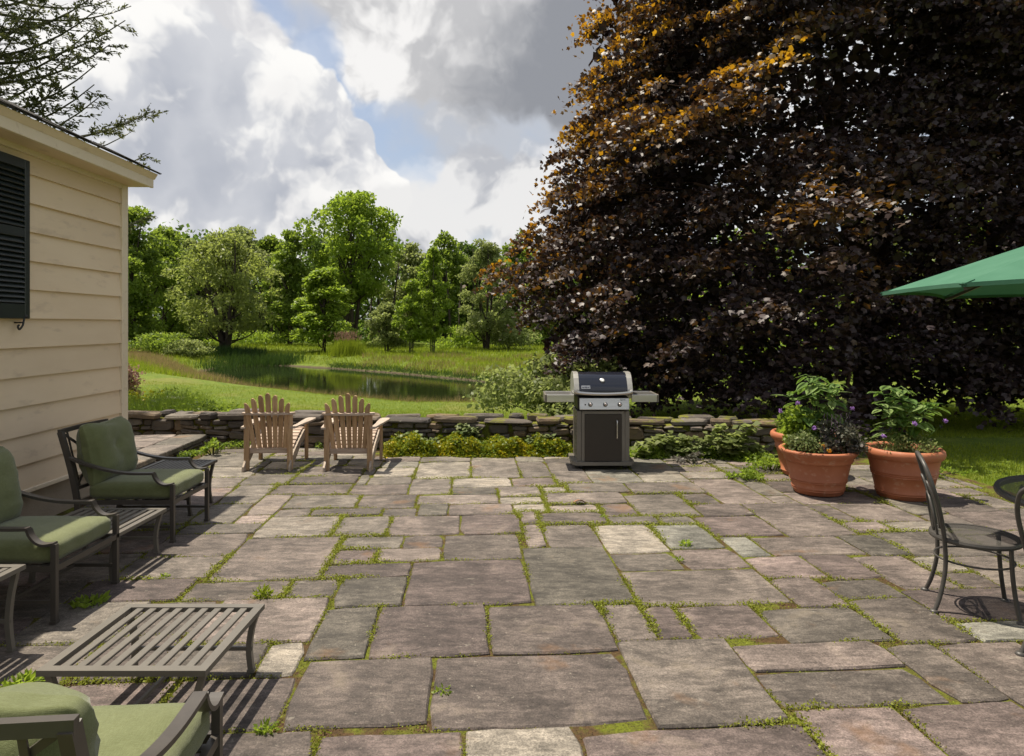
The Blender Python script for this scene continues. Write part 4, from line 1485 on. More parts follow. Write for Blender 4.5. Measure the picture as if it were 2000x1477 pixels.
def make_parasol():
    canvas, g = new_mat('green_canvas')
    f = g.noise(pos(g), 4, 5, 0.6)
    col = g.mix(g.ss(f, 0.3, 0.7), (0.052, 0.150, 0.092), (0.068, 0.175, 0.112))
    hb = g.noise(pos(g), 220, 3, 0.6)
    p = principled(g, col, 0.85, 0, 0.2, bump=hb, bstr=0.15, bdist=0.002)
    tr = g.n('ShaderNodeBsdfTranslucent'); tr.inputs[0].default_value = (0.02, 0.09, 0.045, 1)
    mx = g.n('ShaderNodeMixShader'); mx.inputs[0].default_value = 0.10
    g.put(mx.inputs[1], p); g.put(mx.inputs[2], tr.outputs[0])
    out_(g, mx.outputs[0])
    cx, cy = 3.49, 3.72
    root = empty('parasol', (cx, cy, 0))
    tag(root, 'green canvas parasol over the bistro table at the right edge', 'parasol')
    ze, za, Rr = 1.905, 2.36, 1.30
    V = [(Rr * math.cos(R(150 + 45 * k)), Rr * math.sin(R(150 + 45 * k)), ze) for k in range(8)]
    ap = Vector((0, 0, za))
    for k in range(8):
        a = Vector(V[k]); b = Vector(V[(k + 1) % 8])
        n1 = 7
        grid = []
        for i in range(n1 + 1):
            t_ = i / n1
            row = []
            for j in range(n1 + 1):
                s_ = j / n1
                q = ap.lerp(a.lerp(b, s_), 0.02 + 0.98 * t_)
                sag = 4 * s_ * (1 - s_)
                # cloth hangs taut between the ribs; its hem bows inwards and up
                q.z -= 0.035 * sag * t_ * (1 - t_)
                q.z += 0.012 * sag * t_
                hv = Vector((q.x, q.y, 0)) * (-0.055 * sag * t_ * t_)
                q += hv
                row.append(q)
            grid.append(row)
        vs_ = [p_ for r_ in grid for p_ in r_]
        fs = [(i * (n1 + 1) + j, i * (n1 + 1) + j + 1, (i + 1) * (n1 + 1) + j + 1, (i + 1) * (n1 + 1) + j) for i in range(n1) for j in range(n1)]
        MB().add(vs_, fs, True).build('canopy_panel', canvas, root)
        # hem, a sewn pocket at each rib end
        hem = [grid[n1][j] + Vector((0, 0, -0.006)) for j in range(n1 + 1)]
        MB().bar(hem, 0.006, 0.022).build('hem', canvas, root)
        u = Vector((a.x, a.y, 0)).normalized()
        MB().bar([a - u * 0.06 + Vector((0, 0, 0.020)), a + u * 0.006 + Vector((0, 0, -0.003))], 0.030, 0.008).build('rib_pocket', canvas, root)
        MB().bar([ap * 0.985, a * 0.99 + Vector((0, 0, -0.004))], 0.014, 0.02).build('rib', BRONZE, root)
        mid = ap.lerp(a, 0.52) + Vector((0, 0, -0.014))
        MB().bar([(u.x * 0.03, u.y * 0.03, 1.75), mid], 0.012, 0.016).build('strut', BRONZE, root)
    MB().tube([(0, 0, 0.0), (0, 0, za + 0.02)], 0.019, 12).build('pole', BRONZE, root)
    MB().lathe([(0.0, 0.09), (0.02, 0.07), (0.03, 0.02), (0.02, 0.0)], 14, (0, 0, za)).build('finial', BRONZE, root)
    MB().lathe([(0.0, 0.045), (0.045, 0.045), (0.045, -0.045), (0.0, -0.045)], 14, (0, 0, 1.75)).build('runner', BRONZE, root)
    MB().lathe([(0.0, 0.07), (0.05, 0.07), (0.22, 0.03), (0.24, 0.0)], 24, (0, 0, 0.003)).build('base', BRONZE, root)


make_parasol()
# ------------------------------------------------------------------ foliage materials
G_STD = leaf_mat('leaf_green', [(0, (0.075, 0.120, 0.020)), (0.5, (0.128, 0.190, 0.030)), (1, (0.220, 0.285, 0.055))], (0.36, 0.48, 0.05), 0.54)
G_YEL = leaf_mat('leaf_willow', [(0, (0.125, 0.155, 0.036)), (0.5, (0.195, 0.230, 0.066)), (1, (0.290, 0.315, 0.120))], (0.42, 0.50, 0.09), 0.54)
G_BRI = leaf_mat('leaf_bright', [(0, (0.100, 0.165, 0.019)), (0.5, (0.170, 0.250, 0.032)), (1, (0.285, 0.355, 0.055))], (0.42, 0.56, 0.05), 0.54)
G_DRK = leaf_mat('leaf_dark', [(0, (0.034, 0.062, 0.012)), (0.5, (0.060, 0.100, 0.018)), (1, (0.110, 0.155, 0.030))], (0.2, 0.32, 0.04), 0.54)
G_GREY = leaf_mat('leaf_greygreen', [(0, (0.120, 0.155, 0.052)), (0.5, (0.185, 0.220, 0.078)), (1, (0.280, 0.310, 0.130))], (0.40, 0.47, 0.13), 0.54)
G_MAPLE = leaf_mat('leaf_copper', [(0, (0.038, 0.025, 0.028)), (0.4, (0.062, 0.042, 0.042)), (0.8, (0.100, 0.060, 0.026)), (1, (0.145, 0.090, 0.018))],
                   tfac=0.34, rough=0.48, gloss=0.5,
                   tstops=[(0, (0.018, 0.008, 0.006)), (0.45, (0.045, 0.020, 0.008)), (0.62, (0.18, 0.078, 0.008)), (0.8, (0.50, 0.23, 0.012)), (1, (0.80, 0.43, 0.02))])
G_SPR = leaf_mat('needles', [(0, (0.050, 0.064, 0.026)), (0.5, (0.080, 0.094, 0.036)), (1, (0.135, 0.140, 0.055))], (0.22, 0.24, 0.07), 0.3)
GRASS = leaf_mat('grass_blades', [(0, (0.080, 0.125, 0.010)), (0.5, (0.160, 0.215, 0.018)), (1, (0.265, 0.300, 0.035))], (0.40, 0.50, 0.03), 0.42, 0.6, 0.15)
STRAW = leaf_mat('straw_grass', [(0, (0.14, 0.14, 0.04)), (0.5, (0.26, 0.20, 0.085)), (1, (0.38, 0.27, 0.14))], (0.42, 0.32, 0.14), 0.35, 0.7, 0.1)
REEDM = leaf_mat('reeds', [(0, (0.016, 0.038, 0.010)), (0.5, (0.032, 0.066, 0.014)), (1, (0.075, 0.115, 0.025))], (0.12, 0.22, 0.03), 0.3)
SEDUM = leaf_mat('sedum', [(0, (0.10, 0.16, 0.012)), (0.45, (0.20, 0.24, 0.012)), (0.75, (0.42, 0.34, 0.010)), (1, (0.58, 0.42, 0.012))], (0.5, 0.45, 0.02), 0.3)
PINKM = leaf_mat('plumes', [(0, (0.22, 0.11, 0.08)), (1, (0.40, 0.24, 0.18))], (0.4, 0.25, 0.18), 0.3)
BARK = mottled('bark', (0.035, 0.027, 0.020), (0.075, 0.060, 0.046), 4, 0.9, 0.2, 0.9, 0.03, 22, sx=(2, 2, 0.4))
BARK_R = mottled('maple_bark', (0.045, 0.026, 0.018), (0.085, 0.052, 0.036), 4, 0.9, 0.2, 0.9, 0.03, 22, sx=(2, 2, 0.4))
BARK_G = mottled('mossy_bark', (0.055, 0.058, 0.026), (0.095, 0.092, 0.055), 9, 0.9, 0.2, 0.7, 0.02, 40)


def ball(n, r0=0.5, up=0.15):
    d = unit(rng.normal(size=(n, 3)) + np.array([0, 0, up]))
    return d * (r0 + (1 - r0) * rng.random((n, 1)) ** 0.6)


def tree(name, label, group, px, Y, top, hw, mat, n_leaf=9000, leaf=0.26, n_cl=70, start=0.22, prof=None, trunk=0.2, stems=1, tmpl=LEAF_Q, up=0.35, droop=0.1,
         clr=0.20, flat=0.75, lean=0.0, bark=None, cat='tree', X=None, shadow_n=None):
    x0 = (px - 1000) * Y / FPX if X is None else X
    zb = zt(x0, Y)
    H = EYE + (HOR - top) * Y / FPX - zb
    W = hw * Y / FPX
    root = empty(name, (x0, Y, zb))
    tag(root, label, cat, group)
    prof = prof or [(0, 0.55), (0.25, 0.95), (0.5, 1.0), (0.75, 0.8), (1, 0.25)]
    pt, pw = zip(*prof)
    cl = []
    for k in range(n_cl):
        t = rng.random() ** 0.9
        rad = W * np.interp(t, pt, pw)
        a = rng.random() * 2 * math.pi
        q = math.sqrt(rng.random()) * 0.95
        z = H * (start + (1 - start) * t * 0.97)
        cr = W * clr * rng.uniform(0.75, 1.35)
        cl.append((math.cos(a) * max(rad * q - cr * 0.4, 0) + lean * z, math.sin(a) * max(rad * q - cr * 0.4, 0), z - cr * 0.4, cr))
    cl = np.array(cl)
    # leaves
    wts = cl[:, 3] ** 2; wts = wts / wts.sum()
    idx = rng.choice(len(cl), n_leaf, p=wts)
    P = ball(n_leaf, 0.35, 0.25) * cl[idx, 3:4] * np.array([1, 1, flat]) + cl[idx, :3]
    ctint = rng.random(len(cl))
    tint = np.clip(0.55 * ctint[idx] + 0.45 * rng.random(n_leaf), 0, 1)
    V, F, A = scatter(P, leaf * rng.uniform(0.65, 1.3, n_leaf), tmpl, LEAF_QF, tint, up, droop=droop)
    link('crown', fast_mesh('crown', V, F, A, mat), root)
    # trunk and limbs
    mb = MB()
    for s in range(stems):
        a = 2 * math.pi * s / max(stems, 1) + 0.7
        sp = 0.0 if stems == 1 else W * 0.32
        tp = [(0 if stems == 1 else 0.12 * math.cos(a), 0 if stems == 1 else 0.12 * math.sin(a), -0.3),
              (sp * 0.4 * math.cos(a) + lean * H * .3, sp * 0.4 * math.sin(a), H * 0.3), (sp * math.cos(a) + lean * H * .6, sp * math.sin(a), H * 0.62), (sp * 1.3 * math.cos(a) + lean * H * .9, sp * 1.3 * math.sin(a), H * 0.9)]
        path = smooth_path([tuple(np.array(p) + rng.normal(size=3) * 0.02 * W * (i > 0)) for i, p in enumerate(tp)], 5)
        n = len(path)
        tr_ = trunk * (1 if stems == 1 else 0.62)
        mb.tube(path, tr_, 8, scale=[1.25 if i == 0 else 1.0 - 0.85 * i / (n - 1) for i in range(n)])
        order = rng.permutation(len(cl))[:16 if stems == 1 else 9]
        for i in order:
            c = cl[i]
            j = min(n - 2, max(2, int(n * (c[2] / H) * 0.62)))
            p0 = path[j]
            p1 = Vector((c[0], c[1], c[2]))
            mid = p0.lerp(p1, 0.5) + Vector((0, 0, -0.06 * H * 0.5 + rng.normal() * 0.02 * H))
            mb.tube(smooth_path([p0, mid, p1], 4), tr_ * 0.46, 5, scale=[1 - 0.8 * q / 8 for q in range(9)])
    mb.build('trunk', bark or BARK, root)
    return root


FT = 'trees beyond the pond'
tree('willow_tree', 'broad yellow-green willow with several dark stems on the far shore', FT, 440, 46.3, 452, 122, G_YEL, 14000, 0.24, 120, 0.20, [(0, .55), (.2, .9), (.5, 1), (.8, .75), (1, .3)], 0.28, 4, LEAF_N * np.array([1.5, 1, 1]), 0.3, 0.35, 0.15)
tree('round_tree', 'small bushy round green tree with layered boughs in the middle of the far shore', FT, 632, 47, 518, 80, G_BRI, 16000, 0.21, 90, 0.16, [(0, .9), (.25, 1.0), (.5, .72), (.8, .55), (1, .25)], 0.14, 1, LEAF_Q, 0.6, 0.1, 0.2, 0.5)
tree('cottonwood_tree', 'tallest green tree standing above all others across the pond', FT, 688, 58, 374, 112, G_BRI, 20000, 0.27, 110, 0.34, [(0, .5), (.25, .85), (.6, 1.0), (.85, .85), (1, .45)], 0.32, 3, LEAF_Q, 0.3, 0.1, 0.17)
tree('ash_tree', 'narrow dark tree just left of the tallest one', FT, 566, 56, 448, 58, G_STD, 11000, 0.25, 80, 0.14, None, 0.2)
tree('grey_sapling', 'small grey-green tree right of the plume grass', FT, 756, 47, 592, 48, G_GREY, 7000, 0.17, 70, 0.12, None, 0.08, 3, LEAF_Q, 0.3, 0.1, 0.2)
tree('birch_tree', 'short birch with pale forked stems, left one of the pair', FT, 803, 45.5, 545, 36, G_BRI, 6000, 0.18, 60, 0.18, [(0, .6), (.3, 1), (.6, .9), (1, .3)], 0.07, 3, LEAF_Q, 0.3, 0.1, 0.22, bark=BARK_G)
tree('birch_tree', 'taller birch with pale forked stems, right one of the pair', FT, 845, 46.5, 480, 42, G_BRI, 8000, 0.18, 70, 0.15, [(0, .75), (.3, 1), (.6, .8), (1, .25)], 0.08, 3, LEAF_Q, 0.3, 0.15, 0.2, bark=BARK_G)
tree('twin_trunk_tree', 'feathery pale tree with ivy-dark upright trunks left of the copper maple', FT, 950, 50, 462, 66, G_GREY, 11000, 0.22, 95, 0.12, [(0, .8), (.3, 1), (.6, .9), (1, .35)], 0.2, 3, LEAF_N * np.array([1.5, 1, 1]), 0.3, 0.3, 0.17)
tree('maple_tree_green', 'tall dark green tree at the house corner', FT, 258, 52, 400, 95, G_STD, 16000, 0.26, 110, 0.08, None, 0.25)
tree('oak_tree', 'dark green tree between the house-corner tree and the willow', FT, 322, 58, 442, 80, G_STD, 13000, 0.27, 90, 0.10, None, 0.25)
bk = [(385, 64, 462, 52, G_GREY, 'airy grey-green tree rising behind the left of the willow'), (470, 63, 436, 60, G_GREY, 'airy grey-green tree rising behind the middle of the willow'),
      (528, 66, 455, 50, G_STD, 'green tree rising behind the right of the willow'), (620, 68, 455, 60, G_DRK, 'dark tree behind the small round tree'),
      (800, 66, 470, 55, G_GREY, 'pale tree behind the birches'), (868, 63, 452, 50, G_STD, 'pointed green tree right of the birches'),
      (915, 68, 470, 50, G_DRK, 'dark tree behind the feathery pale one'), (1005, 60, 468, 52, G_STD, 'green tree at the left edge of the copper maple'),
      (1085, 57, 480, 60, G_YEL, 'yellowish tree half hidden behind the copper maple')]
for (px, Y, top, hw, m_, lb) in bk:
    tree('background_tree', lb, FT, px, Y, top, hw * 1.3, m_, 8500, 0.30, 75, 0.12, [(0, .6), (.3, 1), (.65, .9), (1, .3)], 0.2, 1, LEAF_Q, 0.3, 0.1, 0.2)
RT = 'trees behind the copper maple'
for (px, Y, top, hw, m_, lb) in [(1250, 44, 470, 120, G_YEL, 'leafy tree behind the left of the copper maple'), (1480, 40, 430, 140, G_BRI, 'bright leafy tree glimpsed behind the middle of the copper maple'),
                                 (1720, 38, 400, 150, G_YEL, 'leafy tree glimpsed above the terracotta pots'), (1930, 36, 380, 150, G_BRI, 'sunlit tree glimpsed below the parasol')]:
    tree('woodland_tree', lb, RT, px, Y, top, hw, m_, 6500, 0.26, 60, 0.08, [(0, .9), (.3, 1), (.65, .9), (1, .3)], 0.2, 1, LEAF_Q, 0.3, 0.1, 0.22)


def woods():
    """the mass of the wood behind, too far to tell apart"""
    n = 62000
    x = rng.uniform(-75, 62, n); y = rng.uniform(70, 84, n)
    top = 9.6 + 1.7 * np.sin(x * 0.31) + 1.2 * np.sin(x * 0.83 + 1) + 0.8 * np.sin(x * 1.9)
    z = rng.random(n) ** 1.1 * top
    P = np.stack([x, y, z + land(x, y) - 0.3], 1)
    cl = np.sin(x * 1.3) * np.sin(z * 1.7 + x) * 0.25 + 0.45
    V, F, A = scatter(P, rng.uniform(0.35, 0.75, n), LEAF_Q, LEAF_QF, np.clip(cl + rng.normal(size=n) * 0.2, 0, 1), 0.3)
    m = 16000                       # undergrowth in front of it
    x = rng.uniform(-50, 45, m); y = rng.uniform(60, 70, m)
    z = rng.random(m) ** 1.6 * (1.6 + 0.9 * np.sin(x * 0.7))
    P = np.stack([x, y, z + land(x, y)], 1)
    V2, F2, A2 = scatter(P, rng.uniform(0.22, 0.45, m), LEAF_Q, LEAF_QF, rng.random(m), 0.4)
    V, F, A = join_parts([(V, F, A), (V2, F2, A2)])
    tag(link('distant_woods', fast_mesh('distant_woods', V, F, A, G_DRK)), 'dark woodland filling the background beyond the pond', 'woods', kind='stuff')
    # slender stems of the wood that show between the crowns
    rr = random.Random(8)
    ords = 'first second third fourth fifth sixth seventh eighth ninth tenth eleventh twelfth thirteenth fourteenth fifteenth'.split()
    for i, px in enumerate([272, 290, 352, 372, 402, 508, 530, 548, 590, 728, 740, 772, 880, 898, 925]):
        Y = 58 + rr.uniform(0, 5); x0 = (px - 1000) * Y / FPX; zb = zt(x0, Y)
        r_ = rr.uniform(0.09, 0.18)
        h = rr.uniform(6, 8)
        pts = smooth_path([(0, 0, -0.3), (rr.uniform(-.2, .2), 0, h * 0.4), (rr.uniform(-.4, .4), 0, h)], 4)
        o = MB().tube(pts, r_, 6, scale=[1 - 0.6 * q / 8 for q in range(9)]).build('tree_trunk', BARK)
        o.location = (x0, Y, zb)
        tag(o, 'slender dark trunk in the shaded wood beyond the pond, %s from the left' % ords[i], 'tree', 'trunks in the wood')


woods()


def thicket():
    n = 26000
    x = rng.uniform(4, 60, n); y = rng.uniform(26, 34, n) + 0.10 * x
    top = 3.0 + 0.9 * np.sin(x * 0.9) + 0.6 * np.sin(x * 2.1)
    z = rng.random(n) * top
    P = np.stack([x, y, z + land(x, y)], 1)
    V, F, A = scatter(P, rng.uniform(0.15, 0.34, n), LEAF_Q, LEAF_QF, np.clip(0.5 + 0.35 * np.sin(x * 2.3 + z * 2) + rng.normal(size=n) * 0.2, 0, 1), 0.4)
    tag(link('thicket', fast_mesh('thicket', V, F, A, G_BRI)), 'sunlit green thicket seen through gaps below the copper maple', 'thicket', kind='stuff')


thicket()


# ------------------------------------------------------------------ the copper maple
def copper_maple():
    tx, ty = 7.7, 14.6
    zb = zt(tx, ty)
    root = empty('copper_maple', (tx, ty, zb))
    tag(root, 'huge dark copper maple with leaves tinted backlit orange filling the right side', 'tree')
    zr = [0.3, 0.7, 1.1, 1.9, 3.0, 4.5, 5.6, 6.2, 6.9, 7.9, 9.5, 11.0, 12.4]
    rw = [4.9, 6.0, 6.5, 6.85, 7.1, 6.75, 6.2, 5.8, 5.9, 5.65, 4.7, 3.2, 0.8]
    zr = [1.7 + (q - 1.7) * 1.08 for q in zr]; rw = [q * 1.085 for q in rw]
    sprays = []
    vis0, vis1 = R(115), R(335)        # the side that faces the camera and its left flank

    def reach(a):       # towards the patio the boughs stop short
        f = max(0.0, -math.sin(a))
        return 1 - 0.42 * f * f * (1 if math.cos(a) > -0.5 else 0.45)
    boughs = []
    tries = 0
    while len(boughs) < 185 and tries < 9000:
        tries += 1
        z = 0.55 + 9.3 * rng.random() ** 0.95
        a = rng.uniform(vis0, vis1)
        r = np.interp(z, zr, rw) * (1 + 0.05 * math.sin(3 * a + z * 1.7) + 0.04 * math.sin(7 * a - z * 2.3)) * reach(a) * rng.uniform(0.90, 1.0)
        if any(abs(z - b[2]) < 0.50 and abs(a - b[0]) * r < 1.15 for b in boughs):
            continue
        boughs.append((a, r, z, rng.uniform(0.8, 1.2)))
    for (a, r, z, q) in boughs:         # layered drooping sprays along each bough
        tilt = rng.normal() * 0.22
        for k in range(12):
            v = rng.uniform(-1, 1) * 0.85 * q; u = rng.uniform(-1.5, 0.18) * q
            rr_ = r + u - 0.25 * v * v
            aa = a + v / max(r, 1.5)
            zz = z + 0.10 - 0.40 * (u + 0.5) - 0.30 * v * v + tilt * v + rng.normal() * 0.17
            sprays.append((rr_ * math.cos(aa), rr_ * math.sin(aa), max(zz, 0.35), aa, rr_))
    for _ in range(420):                # looser growth deeper in
        z = rng.uniform(0.8, 9.6); a = rng.uniform(vis0, vis1)
        r = np.interp(z, zr, rw) * reach(a) * rng.uniform(0.55, 0.86)
        sprays.append((r * math.cos(a), r * math.sin(a), z, a, r))
    S = np.array(sprays)
    per = 72
    idx = np.repeat(np.arange(len(S)), per)
    n = len(idx)
    sz = rng.uniform(0.26, 0.44, len(S))
    # each spray is a shallow drooping fan
    u = rng.normal(size=n) * 0.55; v = rng.normal(size=n) * 0.55
    rad = np.stack([np.cos(S[:, 3]), np.sin(S[:, 3])], 1)[idx]
    tan = np.stack([-rad[:, 1], rad[:, 0]], 1)
    ss = sz[idx]
    P = np.zeros((n, 3))
    P[:, :2] = S[idx, :2] + rad * (u * ss)[:, None] + tan * (v * ss)[:, None]
    P[:, 2] = S[idx, 2] - 0.38 * u * ss - 0.18 * (u * u + v * v) * ss + rng.normal(size=n) * 0.035
    P[:, 2] = np.maximum(P[:, 2], 0.22)
    P[:, 2] -= 0  # local to the root
    ax = np.concatenate([rad, np.full((n, 1), -0.55)], 1)
    # backlit orange glow put into the leaf colour, strongest high on the outer left
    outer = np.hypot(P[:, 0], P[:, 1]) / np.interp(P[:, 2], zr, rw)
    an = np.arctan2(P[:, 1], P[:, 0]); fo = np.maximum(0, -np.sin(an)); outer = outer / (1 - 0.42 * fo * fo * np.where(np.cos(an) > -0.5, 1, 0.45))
    backlit_tint = np.clip((P[:, 2] - 1.2) / 4.5, 0, 1) * np.clip((outer - 0.80) / 0.2, 0, 1) * np.clip((-P[:, 0] - 1.2) / 2.2, 0, 1)
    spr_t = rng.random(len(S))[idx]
    tint = np.clip(0.42 * rng.random(n) + 0.18 * spr_t + backlit_tint * (0.30 + 0.6 * spr_t) * rng.uniform(0.3, 1.1, n), 0, 1)
    green = rng.random(n) < 0.006
    leaf = rng.uniform(0.052, 0.104, n)
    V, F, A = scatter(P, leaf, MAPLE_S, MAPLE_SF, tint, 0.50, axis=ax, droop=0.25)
    # coarser leaves for the back and the top that only cast shade
    m = 60000
    z = rng.uniform(0.6, 12.2, m); a = rng.uniform(R(-30), R(390), m)
    r = np.interp(z, zr, rw) * np.sqrt(rng.uniform(0.08, 0.92, m))
    keep = (z > 8.9) | ((np.sin(a) > -0.15)) | (r < 0.72 * np.interp(z, zr, rw))
    z, a, r = z[keep], a[keep], r[keep]
    f = np.maximum(0, -np.sin(a)); r = r * (1 - 0.42 * f * f * np.where(np.cos(a) > -0.5, 1, 0.45))
    Q = np.stack([r * np.cos(a), r * np.sin(a), z], 1)
    V2, F2, A2 = scatter(Q, rng.uniform(0.13, 0.24, len(Q)), MAPLE_C, MAPLE_CF, 0.4 * rng.random(len(Q)), 0.5, droop=0.2)
    V, F, A = join_parts([(V, F, A), (V2, F2, A2)])
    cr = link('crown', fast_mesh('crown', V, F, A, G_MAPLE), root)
    cr['kind'] = 'stuff'
    # trunk and limbs
    mb = MB()
    trunk = smooth_path([(0, 0, -0.3), (-0.05, 0, 1.0), (0.0, 0.05, 2.2), (0.12, 0.0, 3.4)], 4)
    mb.tube(trunk, 0.36, 12, scale=[1.35, 1.15] + [1.0 - 0.02 * k for k in range(len(trunk) - 2)])
    for (p0, p1, p2, r_) in [((0, 0, 2.3), (-1.0, -0.8, 4.5), (-1.5, -1.6, 9.2), 0.20), ((0.1, 0, 3.0), (0.2, -0.5, 5.5), (0.9, -0.9, 10.8), 0.22), ((0.05, 0, 2.8), (-0.6, 0.4, 5.6), (-1.2, 0.6, 10.0), 0.20),
                             ((0, 0, 1.9), (-2.3, -0.9, 2.6), (-5.2, -1.9, 2.3), 0.13), ((0, 0, 1.6), (-1.5, -2.3, 1.75), (-2.6, -4.2, 1.0), 0.11), ((0, 0, 2.1), (1.4, -2.2, 2.8), (1.9, -4.7, 2.6), 0.12),
                             ((0, 0, 2.5), (-2.4, -1.6, 4.0), (-4.6, -3.0, 4.4), 0.11), ((0, 0, 2.4), (2.2, 0.8, 4.2), (4.6, 1.6, 5.0), 0.13), ((0, 0, 1.3), (-2.2, 0.6, 1.3), (-4.9, 0.5, 0.9), 0.10)]:
        path = smooth_path([p0, p1, p2], 7)
        mb.tube(path, r_, 8, scale=[1 - 0.8 * k / (len(path) - 1) for k in range(len(path))])
    vis = rng.permutation(len(S))[:420]
    for i in vis:
        q = Vector(S[i, :3])
        o = Vector((q.x * 0.62, q.y * 0.62, q.z + 0.12))
        mb.tube([o, o.lerp(q, 0.5) + Vector((0, 0, 0.05)), q], 0.011, 4, scale=[1.5, 1.0, 0.5])
    mb.build('trunk', BARK_R, root)
    # the leaves that show largest, one by one
    cand = np.where((P[:, 1] < -2.0) & (outer > 0.9) & (leaf > 0.088) & (P[:, 2] < 8))[0]
    wpos = P[cand] + np.array([tx, ty, zb])
    inview = (np.abs(wpos[:, 0] / wpos[:, 1]) < 0.74)
    cand = cand[inview]; wpos = wpos[inview]
    cand = cand[np.argsort(np.linalg.norm(wpos, axis=1))][:300]
    lms = []
    for tv in (0.1, 0.35, 0.6, 0.8):
        Vl, Fl, Al = MAPLE, MAPLE_F, np.full(len(MAPLE), tv)
        lms.append(fast_mesh('leaf', Vl, Fl, Al, G_MAPLE))
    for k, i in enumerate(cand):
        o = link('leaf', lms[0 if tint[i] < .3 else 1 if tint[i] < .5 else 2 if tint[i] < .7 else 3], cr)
        d = Vector((ax[i, 0], ax[i, 1], -0.5)) + Vector(rng.normal(size=3) * 0.3)
        o.location = Vector(P[i]) + Vector((rad[i, 0] * 0.06, rad[i, 1] * 0.06, 0.02))
        o.rotation_euler = d.to_track_quat('Y', 'Z').to_euler()
        s = float(leaf[i]) * 1.05
        o.scale = (s, s, s)


copper_maple()


# ------------------------------------------------------------------ old spruce behind the house
def spruce():
    tx, ty = -10.6, 12.4
    zb = zt(tx, ty)
    root = empty('spruce_tree', (tx, ty, zb))
    tag(root, 'old sparse spruce with upswept mossy boughs above the house roof', 'tree')
    mb = MB().tube([(0, 0, -0.3), (0, 0, 6), (0.1, 0, 14)], 0.32, 10, scale=[1.2, 0.8, 0.1])
    PN = []; AX = []
    for k in range(96):
        z = 3.2 + k * 0.085 + rng.normal() * 0.08
        a = rng.uniform(R(-62), R(35)) if k % 6 else rng.uniform(0, 6.28)
        ln = np.interp(z, [3, 5, 8, 12], [3.3, 3.7, 3.3, 1.8]) * rng.uniform(0.72, 1.08)
        dx, dy = math.cos(a), math.sin(a)
        def bp(t):      # sags, then turns up at the tip
            return Vector((dx * ln * t, dy * ln * t, z - 0.55 * t + 1.15 * t ** 2.6))
        pts = [bp(q / 9) for q in range(10)]
        mb.tube(pts, 0.040, 6, scale=[1 - 0.8 * q / 9 for q in range(10)])
        for j in range(26):
            t = rng.uniform(0.25, 1.0)
            p = bp(t)
            s = 1 if j % 2 else -1
            sl = rng.uniform(0.25, 0.62) * (1.25 - t * 0.7)
            d = Vector((dx * 0.55 - dy * s * 0.8, dy * 0.55 + dx * s * 0.8, rng.uniform(-0.35, 0.25))).normalized()
            e = p + d * sl + Vector((0, 0, 0.06))
            mb.tube([p, p.lerp(e, .5) + Vector((0, 0, -0.03)), e], 0.007, 4, scale=[1.2, .9, .5])
            bare = 0.35 if z > 7.2 else 0.9
            nn = int(20 * bare)
            tt = rng.uniform(0.15, 1.0, nn)
            q = np.array(p)[None] + np.array(e - p)[None] * tt[:, None] + rng.normal(size=(nn, 3)) * 0.018
            PN.append(q); AX.append(np.tile(np.array(d), (nn, 1)))
    mb.build('trunk', BARK_G, root)
    P = np.concatenate(PN); ax = np.concatenate(AX)
    n = len(P)
    V, F, A = scatter(P, rng.uniform(0.05, 0.10, n), LEAF_N * np.array([1.3, 1, 1]), LEAF_QF, rng.random(n), 0.0, axis=ax * 0.8)
    link('needles', fast_mesh('needles', V, F, A, G_SPR), root)


spruce()


# ------------------------------------------------------------------ grasses and shore plants
BL = np.array([[-0.5, 0, 0], [0.5, 0, 0], [0.0, 1.0, 0.0]], float)


def blades(P, h, w, tint, lean=0.35, wind=(0.1, 0.0)):
    n = len(P)
    a = rng.uniform(0, 2 * math.pi, n)
    side = np.stack([np.cos(a), np.sin(a), np.zeros(n)], 1)
    up = unit(np.concatenate([rng.normal(size=(n, 2)) * lean + np.array(wind), np.ones((n, 1))], 1))
    h = h[:, None]; w = w[:, None] if np.ndim(w) else w
    V = np.stack([P - side * w / 2, P + side * w / 2, P + up * h], 1).reshape(-1, 3)
    F = np.arange(3 * n).reshape(-1, 3)
    return V, F, np.repeat(tint, 3)


def on_land(x, y, sink=0.01):
    return np.stack([x, y, land(x, y) - sink], 1)


